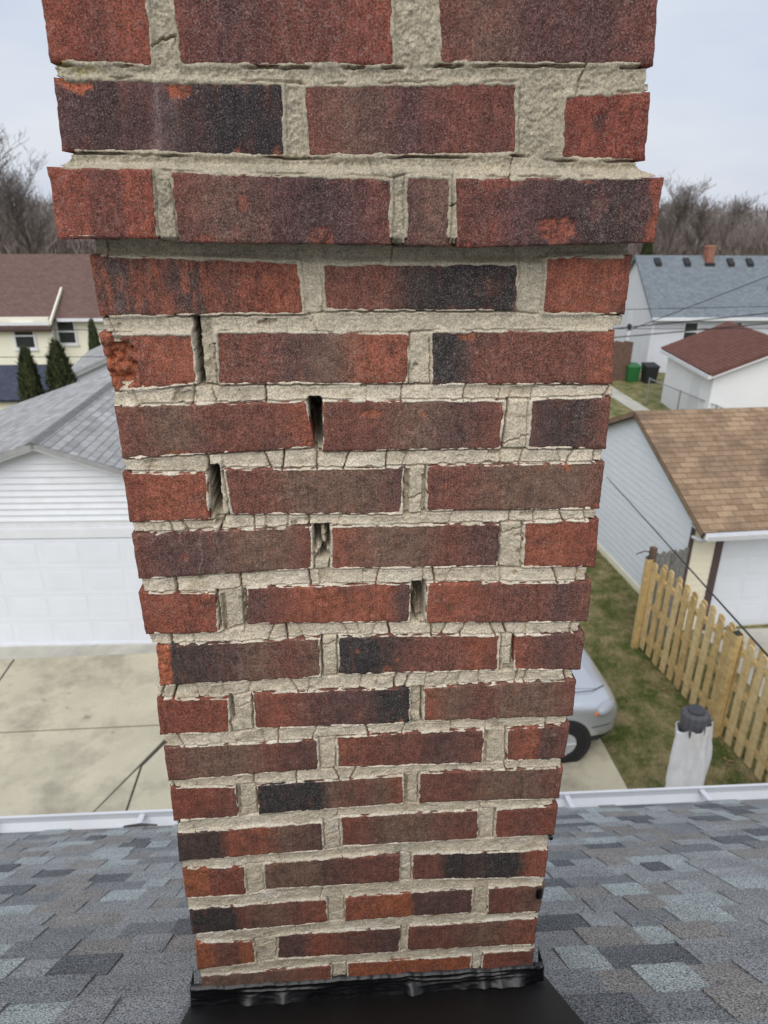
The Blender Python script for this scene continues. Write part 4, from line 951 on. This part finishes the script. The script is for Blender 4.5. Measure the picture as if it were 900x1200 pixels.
# ---- cables
def cable(p0, p1, sag, rad, label, n=24):
    p0, p1 = Vector(p0), Vector(p1)
    pts = [p0.lerp(p1, i/n)-Vector((0, 0, 4*sag*(i/n)*(1-i/n))) for i in range(n+1)]
    return tag(MB().tube(pts, rad, 5).build('overhead_cable', m_cable, smooth=True), label, 'cable')
cable((2.55,2.45,5.05), (5.16,11.98,2.93), .0, .008, 'thin dark cable slanting down over the pine fence and blue garage wall')
cable((-60,26,3.72), (40,25,3.52), .05, .012, 'upper dark wire crossing in front of the cream house windows')
cable((-60,26,2.75), (6,25,2.70), .02, .012, 'lower dark wire crossing in front of the cream house')
cable((8.1,20,4.36), (24,20,6.05), .08, .016, 'upper of two heavy wires over the maroon garage roof')
cable((8.1,20,4.11), (24,20,5.65), .08, .016, 'lower of two heavy wires over the maroon garage roof')
cable((8.6,20,4.30), (26,20,11.3), .10, .012, 'steep wire rising to the right across the slate grey roof')
cable((8.2,22,4.62), (30,22,5.15), .05, .010, 'nearly level thin wire across the slate grey roof eave')

# ---- slate-roofed white house, far right
def window(parent, x, z, w_, h_, y, name='window'):
    f = MB()
    for (a, b_, c_, d_) in ((x-w_/2-.09, x+w_/2+.09, z-h_/2-.09, z-h_/2), (x-w_/2-.09, x+w_/2+.09, z+h_/2, z+h_/2+.09), (x-w_/2-.09, x-w_/2, z-h_/2, z+h_/2), (x+w_/2, x+w_/2+.09, z-h_/2, z+h_/2), (x-w_/2, x+w_/2, z-.03, z+.03)):
        f.box(a, b_, y-.06, y+.01, c_, d_)
    fr = f.build(name, m_trim, parent)
    MB().box(x-w_/2, x+w_/2, y-.02, y+.005, z+.03, z+h_/2).build('pane', m_glass, fr); MB().box(x-w_/2, x+w_/2, y-.03, y-.005, z-h_/2, z-.03).build('pane', m_glass, fr)
    MB().box(x-w_/2-.13, x+w_/2+.13, y-.10, y+.01, z-h_/2-.14, z-h_/2-.092).build('sill', m_trim, fr)
    return fr
HR = tag(empty('house', (15.9, 34.1, 0), math.radians(-1)), 'white house with slate grey roof, roof vents and small brick chimney', 'house')
m_hw = plain('white_house_siding', lin(214,216,222), .6, .04, 1)
DP = 5.6; ev = 2.85; rz_ = 5.36
MB().box(0, 16, 0, DP, 0, ev).build('wall', m_hw, HR)
MB().prism([(0, ev), (DP, ev), (DP/2, rz_-.06)], .0, .1, 'x').build('gable_wall', m_hw, HR)
p_ = math.atan((rz_-ev+.12)/(DP/2+.35))
for sg, yy in ((-1, DP/2), (1, DP/2)):
    stepped_roof('roof_slope', m_roof_slate, HR, 16.4, (DP/2+.35)/math.cos(p_), p_, -.2, yy, rz_, along='x', down=(0, sg))
MB().box(-.2, 16.2, -.47, -.35, ev-.26, ev-.12).build('gutter', m_trim, HR)
MB().tube([(.06, -.40, ev-.2), (.06, -.08, ev-.5), (.06, -.08, .1)], .05, 8).build('downspout', m_trim, HR)
MB().box(-.02, .10, -.03, .0, 0, ev-.3).build('corner_board', m_trim, HR)
for xw in (1.95, 4.15, 7.0, 10): window(HR, xw, 2.02, .62, .80, 0)
for k in range(22): MB().box(.1, 15.9, -.018, -.002, .02+k*.122, .02+k*.122+.012).build('siding_lap', m_hw, HR)
for xv in (.85, 2.35, 4.62, 5.62, 8.4):
    MB().hexa([(xv-.15,DP/2-.62,rz_-.52),(xv+.15,DP/2-.62,rz_-.52),(xv+.15,DP/2-.25,rz_-.22),(xv-.15,DP/2-.25,rz_-.22)],[(xv-.15,DP/2-.62,rz_-.34),(xv+.15,DP/2-.62,rz_-.34),(xv+.15,DP/2-.25,rz_-.10),(xv-.15,DP/2-.25,rz_-.10)]).build('roof_vent', m_plastic, HR)
MB().lathe([(.05,0),(.05,.35)], n=8).build('vent_pipe', m_plastic, HR, (6.1, 1.0, 3.75))
m_fbrick, t, b = new_mat('distant_brick'); bt = N(t, 'ShaderNodeTexBrick'); bt.inputs['Scale'].default_value = 1; bt.inputs['Brick Width'].default_value = .2; bt.inputs['Row Height'].default_value = .068; bt.inputs['Mortar Size'].default_value = .008
bt.inputs['Color1'].default_value = (*lin(150,84,62), 1); bt.inputs['Color2'].default_value = (*lin(120,70,56), 1); bt.inputs['Mortar'].default_value = (*lin(160,140,120), 1)
vm = coords(t, kind='Object'); rt = N(t, 'ShaderNodeMapping'); rt.inputs['Rotation'].default_value = (math.radians(90), 0, 0); t.links.new(vm, rt.inputs['Vector']); t.links.new(rt.outputs['Vector'], bt.inputs['Vector']); t.links.new(bt.outputs['Color'], b.inputs['Base Color']); b.inputs['Roughness'].default_value = .9
ch = MB().box(3.32, 3.70, DP/2-.50, DP/2-.05, rz_-.75, rz_+.42).build('chimney_stack', m_fbrick, HR)
MB().box(3.30, 3.72, DP/2-.52, DP/2-.03, rz_+.421, rz_+.48).build('chimney_cap', plain('clay_cap', lin(170,120,90), .9), ch)
MB().box(3.26, 3.76, DP/2-.60, DP/2-.502, rz_-.75, rz_-.32).build('chimney_flashing', m_plastic, ch)
MB().box(-.03, .0, DP/2-.25, DP/2+.25, 1.4, 2.6).build('gable_window', m_trim, HR)
ms = tag(empty('service_mast', (14.55, 33.6, 0)), 'white service mast with dark weatherhead by the white house wall', 'mast')
MB().lathe([(.05,0),(.05,2.2)], n=8).build('mast_pipe', m_trim, ms); MB().lathe([(.06,2.2),(.11,2.3),(.11,2.4),(.03,2.48)], n=10).build('weatherhead', m_plastic, ms)
MB().box(-.13, .13, -.14, -.03, .75, 1.25).build('meter_box', m_trim, ms)

# ---- maroon-roofed white garage
GM = tag(empty('garage', (16.0, 23.6, 0), math.radians(-6)), 'small white garage with low maroon roof behind chain link fence', 'garage')
m_gw = plain('white_block', (.80,.81,.82), .6, .04, 1)
hw, pk, sl_ = 2.35, 3.28, .42
MB().prism([(-hw, 0), (hw, 0), (hw, pk-hw*sl_), (0, pk-.03), (-hw, pk-hw*sl_)], 0, 4.6, 'y').build('wall', m_gw, GM)
pit = math.atan(sl_)
for sg in (-1, 1):
    stepped_roof('roof_slope', m_roof_maroon, GM, 5.2, (hw+.25)/math.cos(pit), pit, 0, -.28, pk+.04, along='y', down=(sg, 0))
    MB().prism([(0, pk-.14), (sg*(hw+.24), pk-.14-(hw+.24)*sl_), (sg*(hw+.24), pk+.0-(hw+.24)*sl_), (0, pk+.0)][::-sg], -.27, -.24, 'y').build('rake_board', m_trim, GM)
    MB().box(*sorted((sg*(hw+.24), sg*(hw+.30))), -.25, 4.8, pk-(hw+.27)*sl_-.14, pk-(hw+.27)*sl_-.01).build('gutter', m_trim, GM)
MB().box(-hw-.02, -hw+.0, .9, 1.8, 0.05, 2.05).build('side_door', m_trim, GM)

# ---- chain link fence in front of it
CF = tag(empty('chain_link_fence', (13.25, 27.9, 0), math.radians(-83)), 'grey chain link fence in front of the maroon roofed garage', 'fence')
MB().tube([(0, 0, 1.12), (9, 0, 1.12)], .022, 6).build('top_rail', m_metal, CF)
for k in range(5): MB().tube([(k*2.2, 0, 0), (k*2.2, 0, 1.16)], .03, 8).build('post', m_metal, CF)
mesh_ = MB()
for k in range(-9, 75):
    for sg in (1, -1):
        x0 = k*.12; pts = [(x0, 0, .05), (x0+sg*1.05, .004*sg, 1.10)]
        if 0 <= min(p[0] for p in pts) and max(p[0] for p in pts) <= 9: mesh_.tube(pts, .0022, 3, False)
mesh_.build('wire_mesh', m_metal, CF)

# ---- bins and brown board fence
BN = tag(empty('wheeled_bin', (14.45, 32.4, -.28)), 'bright green wheeled bin between brown fence and maroon roofed garage', 'bin')
m_green = plain('green_plastic', lin(40,104,54), .5)
MB().hexa([(-.24,-.27,.1),(.24,-.27,.1),(.24,.27,.1),(-.24,.27,.1)],[(-.3,-.34,.98),(.3,-.34,.98),(.3,.34,.98),(-.3,.34,.98)]).build('bin_body', m_green, BN, bevel=.02)
MB().hexa([(-.32,-.36,.985),(.32,-.36,.985),(.32,.36,.985),(-.32,.36,.985)],[(-.30,-.33,1.03),(.30,-.33,1.03),(.30,.33,1.09),(-.30,.33,1.09)]).build('lid', m_green, BN)
for sx in (-.27, .27): MB().lathe([(.11,-.03),(.11,.03)], n=14).build('wheel', m_rubber, BN, (sx, .3, .11), (0, math.pi/2, 0))
BN2 = tag(empty('wheeled_bin', (15.15, 32.0, -.2)), 'black wheeled bin beside the green bin', 'bin')
MB().hexa([(-.24,-.27,.1),(.24,-.27,.1),(.24,.27,.1),(-.24,.27,.1)],[(-.3,-.34,.98),(.3,-.34,.98),(.3,.34,.98),(-.3,.34,.98)]).build('bin_body', m_plastic, BN2, bevel=.02)
MB().hexa([(-.32,-.36,.985),(.32,-.36,.985),(.32,.36,.985),(-.32,.36,.985)],[(-.30,-.33,1.03),(.30,-.33,1.03),(.30,.33,1.09),(-.30,.33,1.09)]).build('lid', m_plastic, BN2)
for sx in (-.27, .27): MB().lathe([(.11,-.03),(.11,.03)], n=14).build('wheel', m_rubber, BN2, (sx, .3, .11), (0, math.pi/2, 0))
BF = tag(empty('board_fence', (11.0, 32.4, 0)), 'old brown board fence beside the chimney in front of white house', 'fence')
for k in range(22): MB().box(k*.152, k*.152+.146, -.01-.003*(k % 2), .012, .04, 1.82+.03*((k*5) % 3)).build('board', m_oldwood, BF)
for z_ in (.4, 1.4): MB().box(0, 3.34, .013, .06, z_-.045, z_+.045).build('rail', m_oldwood, BF)

# ---- cream house with brown roof, far left
HL = tag(empty('house', (-12.3, 34.0, 0), math.radians(1)), 'cream sided house with plain brown roof behind the evergreens', 'house')
m_ch = plain('cream_house_siding', lin(238,234,214), .6, .04, 1)
DP = 6.4; ev = 2.88; rz_ = 5.30
MB().box(-12, 9, 0, DP, 0, ev).build('wall', m_ch, HL)
MB().box(-12, .12, -.62, -.002, 0, ev).build('wing_wall', m_ch, HL)
p_ = math.atan((rz_-ev+.1)/(DP/2+.4))
for sg in (-1, 1): stepped_roof('roof_slope', m_roof_brown, HL, 21.6, (DP/2+.4)/math.cos(p_), p_, -12.3, DP/2, rz_, along='x', down=(0, sg))
p2 = math.atan((1.95)/(2.6))
stepped_roof('wing_roof_slope', m_roof_brown, HL, 12.6, 2.2/math.cos(p_), p_, -12.3, 1.16, rz_-1.36, along='x', down=(0, -1))
MB().hexa([(.31,-1.10,ev-.24),(.38,-1.10,ev-.24),(.38,1.1,rz_-1.46),(.31,1.1,rz_-1.46)],[(.31,-1.10,ev-.08),(.38,-1.10,ev-.08),(.38,1.1,rz_-1.30),(.31,1.1,rz_-1.30)]).build('rake_board', m_ch, HL)
MB().box(-12.3, .30, -1.14, -1.02, ev-.26, ev-.13).build('gutter', m_trim, HL); MB().box(.44, 9.3, -.50, -.40, ev-.20, ev-.07).build('gutter', m_trim, HL)
MB().tube([(.22, -1.0, ev-.25), (.2, -.70, ev-.5), (.2, -.70, .1)], .045, 8).build('downspout', m_trim, HL)
window(HL, -1.02, 2.10, .78, 1.02, -.62); window(HL, .62, 2.18, .70, 1.02, 0); window(HL, -4.2, 2.1, .8, 1.02, -.62)
MB().box(-12, .13, -.66, -.64, .70, .82).build('band_board', m_browntrim, HL)
MB().box(2.2, 2.6, .6, .9, 3.6, 4.0).build('roof_vent', m_plastic, HL)

# small outbuildings between
def shed(x, y, rz, w_, dpt, ez_, pk_, mat_r, mat_w, label, gable_x=True):
    S_ = tag(empty('shed', (x, y, 0), rz), label, 'shed')
    MB().prism([(-w_/2, 0), (w_/2, 0), (w_/2, ez_), (0, pk_-.02), (-w_/2, ez_)], 0, dpt, 'y').build('wall', mat_w, S_)
    s_ = (pk_-ez_)/(w_/2); pt = math.atan(s_)
    for sg in (-1, 1): stepped_roof('roof_slope', mat_r, S_, dpt+.4, (w_/2+.25)/math.cos(pt), pt, 0, -.2, pk_+.04, along='y', down=(sg, 0))
    for sg in (-1, 1): MB().prism([(0, pk_-.10), (sg*(w_/2+.2), pk_-.10-(w_/2+.2)*s_), (sg*(w_/2+.2), pk_-(w_/2+.2)*s_), (0, pk_)][::-sg], -.19, -.15, 'y').build('rake_board', m_trim, S_)
    MB().box(-.45, .45, -.03, -.0, .05, min(1.95, ez_)).build('door', m_trim, S_)
    return S_
shed(-6.75, 25.2, math.radians(6), 4.2, 5.0, 2.05, 2.95, m_roof_grey, m_hw, 'low white outbuilding with pale grey roof right of the evergreens')
shed(-9.2, 25.4, math.radians(90), 3.2, 2.2, 1.70, 2.35, m_roof_dark, m_cream, 'small shed with dark blue roof left of the evergreens')

# ---- evergreens
m_ever, t, b = new_mat('evergreen_foliage'); v = coords(t, offset_random=True)
t.links.new(mixc(t, ramp(t, noise(t, v, 5, 4), .35, .65), lin(48,58,34), lin(84,90,52)), b.inputs['Base Color']); b.inputs['Roughness'].default_value = .9
m_bark = plain('bare_bark', lin(116,106,102), .95, .2, 3); m_bark2 = plain('dark_bark', lin(84,76,72), .95, .2, 3)
def ever_mesh(seed, n=6500):
    r = np.random.default_rng(seed); z = r.random(n)**.85; a = r.random(n)*2*np.pi
    R_ = (np.clip(1-z, 0, 1)**.62)*np.clip(z*8+.35, 0, 1)*(.86+.20*fbm(a*2.2, z*7, seed, 3)); rr = R_*np.sqrt(r.uniform(.35, 1, n))
    p = np.c_[rr*np.cos(a), rr*np.sin(a), .04+z*.96]; s = r.uniform(.5, 1.2, n)
    up = np.c_[np.cos(a)*.5, np.sin(a)*.5, np.full(n, .55)]+r.normal(0, .3, (n, 3)); up[:, 2] *= .32; tn = np.c_[-np.sin(a), np.cos(a), r.normal(0, .4, n)]; tn[:, 2] *= .25
    A = p-tn*.055*s[:, None]; B = p+tn*.055*s[:, None]; C_ = p+up*.17*s[:, None]; Dd = p+up*.09*s[:, None]-tn*.03*s[:, None]
    co = np.stack([A, B, C_, Dd], 1).reshape(-1, 3); return mesh_np('foliage', co, np.arange(n*4).reshape(-1, 4), False)
em = [ever_mesh(3), ever_mesh(8)]
for k, (x, y, h_, r_, lb) in enumerate([(-8.62, 21.4, 3.62, .74, 'narrow dark evergreen, left one of the touching pair'), (-7.72, 21.4, 3.78, .90, 'broader dark evergreen, right one of the touching pair'),
                                     (-9.6, 31.0, 3.05, .52, 'single dark evergreen against the cream house beside the chimney'), (-8.72, 19.6, 1.75, .72, 'small evergreen at the left frame edge by the grey roof')]):
    T = tag(empty('evergreen_tree', (x, y, 0), k*1.3), lb, 'tree', 'evergreens behind the left garage')
    f = link('crown', em[k % 2], m_ever, T); f.scale = (r_, r_, h_)
    MB().lathe([(.07,0),(.05,h_*.6)], n=7).build('trunk', m_bark2, T)

# ---- bare trees
def bare_tree(seed, ht, spread=.42, lv=5, twig=1.0):
    r = random.Random(seed); segs_t, segs_b = [], []
    def grow(p, d_, ln, rad, lev):
        n = 4 if lev < 2 else 3; pts = [p]; rads = [rad]; q = p.copy(); dd = d_.copy()
        for i in range(n):
            g_ = .06 if lev < 2 else .045; dd = (dd+Vector((r.gauss(0, g_), r.gauss(0, g_), r.gauss(0, .03)+(.03 if lev < 2 else .012)))).normalized(); q = q+dd*(ln/n); pts.append(q.copy()); rads.append(rad*(1-.62*(i+1)/n))
        (segs_t if lev == 0 else segs_b).append((pts, rads, lev))
        if lev >= lv: return
        m_ = {0: 12, 1: 6, 2: 5, 3: 4, 4: 2}[lev]
        for k in range(m_):
            t_ = r.uniform(.28 if lev == 0 else .18, 1.0); i = min(n-1, int(t_*n)); fr = t_*n-i
            o = pts[i].lerp(pts[i+1], fr); ax = Vector((r.gauss(0, 1), r.gauss(0, 1), 0)).normalized()
            nd = (dd*math.cos(spread+.25)+ax*math.sin(spread+r.uniform(0, .45))).normalized(); nd.z = max(nd.z, .08)+(.24 if lev < 2 else .10)
            grow(o, nd.normalized(), ln*r.uniform(.42, .66)*(1.05-.32*t_ if lev == 0 else 1), max(rads[i]*.55, .006), lev+1)
    grow(Vector((0, 0, 0)), Vector((r.gauss(0, .04), r.gauss(0, .04), 1)).normalized(), ht*.72, ht*.021, 0)
    a, b_ = MB(), MB()
    for pts, rads, lev in segs_t: a.tube(pts, rads, 7, False)
    for pts, rads, lev in segs_b: b_.tube(pts, [max(x*(1.25 if lev < 3 else 1), .0075*twig) for x in rads], 4 if lev < 2 else 3, False)
    return a.mesh('trunk', True), b_.mesh('crown')
TM = [bare_tree(s, 10) for s in (2, 5, 9, 14)]
def place_tree(x, y, ht, k, lb, grp):
    T = tag(empty('bare_tree', (x, y, 0), k*1.7+x), lb, 'tree', grp)
    a = link('trunk', TM[k % 4][0], m_bark2, T); b_ = link('crown', TM[k % 4][1], m_bark, T)
    for o in (a, b_): o.scale = (ht/10,)*3
place_tree(-24.3, 56, 11.6, 0, 'tall bare tree at the left frame edge above the brown roof', 'bare trees left')
place_tree(-21.6, 60, 10.4, 1, 'bare tree just left of the chimney top above brown roof', 'bare trees left')
place_tree(-26.3, 66, 12.2, 2, 'bare tree behind the tall one at the left frame edge', 'bare trees left')
place_tree(37.3, 80, 10.4, 1, 'tallest bare tree right of the chimney above the slate roof', 'bare trees right')
place_tree(34.2, 78, 8.3, 3, 'bare tree close right of the chimney, shorter than the tallest', 'bare trees right')
place_tree(31.6, 82, 8.2, 0, 'bare tree half hidden by the chimney corbel', 'bare trees right')
place_tree(42.6, 82, 8.0, 2, 'bare tree above the slate roof near right frame edge', 'bare trees right')
place_tree(46.3, 84, 8.6, 0, 'bare tree cut by the right frame edge', 'bare trees right')
# far wood that reads as one mass
wd_ = MB(); r = random.Random(31)
fw = [bare_tree(s, 10, lv=4, twig=1.6) for s in (41, 42)]
vv, ff = [], []
for k in range(56):
    me = fw[k % 2][1]; n0 = len(vv); x = -85+k*3.7+r.uniform(-1, 1); y = r.uniform(98, 130); sc = r.uniform(.34, .54); rz = r.uniform(0, 6.28); c_, s_ = math.cos(rz)*sc, math.sin(rz)*sc
    for q in me.vertices: vv.append((x+q.co.x*c_-q.co.y*s_, y+q.co.x*s_+q.co.y*c_, q.co.z*sc))
    for p in me.polygons: ff.append(tuple(i+n0 for i in p.vertices))
me = bpy.data.meshes.new('woodland'); me.from_pydata(vv, [], ff); me.update()
wo = link('woodland', me, m_bark); wo['kind'] = 'stuff'; wo['label'] = 'distant bare winter woodland along the horizon'; wo['category'] = 'woodland'
# low scrub at the foot of the wood
n = 70000; rr = np.random.default_rng(12); xs = rr.uniform(-100, 130, n); ys = rr.uniform(92, 112, n); hh = 1.6+4.6*vnoise(xs/7, ys/7, 3)*vnoise(xs/2.5, ys/2.5, 5)+1.2
base = np.c_[xs, ys, rr.random(n)*hh]; dv = rr.normal(0, 1, (n, 3)); dv[:, 2] = np.abs(dv[:, 2])+.6; dv[:, 2] *= 1.8; dv *= .6; sd2 = rr.normal(0, 1, (n, 3))*.045
co = np.stack([base-sd2, base+sd2, base+dv+sd2*.3, base+dv-sd2*.3], 1).reshape(-1, 3)
sc_ = link('scrub', mesh_np('scrub', co, np.arange(n*4).reshape(-1, 4), False), plain('scrub_twigs', lin(126,114,108), .95, .25, .3)); sc_['kind'] = 'stuff'; sc_['label'] = 'leafless brown scrub below the distant wood'; sc_['category'] = 'scrub'
n = 60000; xs = rr.uniform(-190, 260, n); ys = rr.uniform(165, 200, n); hh = 6.6+2.6*vnoise(xs/9, ys*0, 8)*vnoise(xs/3, ys*0, 9)
base = np.c_[xs, ys, rr.random(n)*hh]; dv = rr.normal(0, 1, (n, 3)); dv[:, 2] = np.abs(dv[:, 2])*1.8+.6; dv *= .7; sd2 = rr.normal(0, 1, (n, 3))*.10
co = np.stack([base-sd2, base+sd2, base+dv+sd2*.3, base+dv-sd2*.3], 1).reshape(-1, 3)
sc2 = link('far_woodland', mesh_np('far_woodland', co, np.arange(n*4).reshape(-1, 4), False), plain('far_twigs', lin(138,130,128), .95, .2, .2)); sc2['kind'] = 'stuff'; sc2['label'] = 'grey line of woods closing the horizon'; sc2['category'] = 'woodland'
# a dark conifer in front of the wood
T = tag(empty('conifer_tree', (31.9, 72, 0)), 'small dark conifer above the slate roof beside the chimney', 'tree'); f = link('crown', em[0], m_ever, T); f.scale = (1.3, 1.3, 5.0); MB().lathe([(.12,0),(.08,3)], n=7).build('trunk', m_bark2, T)

# ---- grass and fallen leaves on the strip of lawn
n = 90000; rr = np.random.default_rng(77)
xs = rr.uniform(4.05, 6.9, n); ys = 6.3+rr.random(n)**1.2*10.5; ht = rr.uniform(.02, .05, n)*(.7+.6*vnoise(xs*1.5, ys*1.5, 4))
a = rr.random(n)*2*np.pi; wv = np.c_[np.cos(a), np.sin(a), np.zeros(n)]*.0045; ln = np.c_[rr.normal(0, .014, n), rr.normal(0, .014, n), ht]
p = np.c_[xs, ys, np.zeros(n)]; co = np.stack([p-wv, p+wv, p+ln+wv*.3, p+ln-wv*.3], 1).reshape(-1, 3)
gr = link('grass', mesh_np('grass', co, np.arange(n*4).reshape(-1, 4), False), m_blade); gr['kind'] = 'stuff'; gr['label'] = 'short patchy winter grass between driveway and fence'; gr['category'] = 'grass'
n = 120; xs = rr.uniform(5.2, 6.0, n); ys = rr.uniform(6.6, 10.5, n); xs = np.maximum(xs, 5.95-(ys-7.2)*.105-rr.exponential(.25, n))
p = np.c_[xs, ys, rr.uniform(.02, .05, n)]; d1 = rr.normal(0, 1, (n, 3))*.017; d2 = rr.normal(0, 1, (n, 3))*.017; d1[:, 2] *= .3; d2[:, 2] *= .3
co = np.stack([p-d1, p-d2, p+d1, p+d2], 1).reshape(-1, 3)
lv_ = link('fallen_leaves', mesh_np('fallen_leaves', co, np.arange(n*4).reshape(-1, 4), False), plain('dead_leaf', lin(128,104,80), .9, .3, 5)); lv_['kind'] = 'stuff'; lv_['label'] = 'dry brown leaves caught at the foot of the fence'; lv_['category'] = 'leaves'

# ---- litter in the gutter
tw = tag(MB().tube([tuple(roofpt(-.92, 1.94, .017)), tuple(roofpt(-.86, 1.955, .020)), tuple(roofpt(-.79, 1.95, .016))], [.004, .006, .003], 6).build('fallen_twig', m_bark2), 'short dark twig lying at the roof edge by the left gutter', 'twig')
ms_ = tag(MB().lathe([(.004, 0), (.035, .004), (.028, .014), (.006, .02)], n=9).build('moss_tuft', plain('moss', lin(88,84,54), .95, .3, 60), None, tuple(roofpt(.80, 1.95, .008))), 'small brown moss tuft at the roof edge right of the chimney', 'moss')
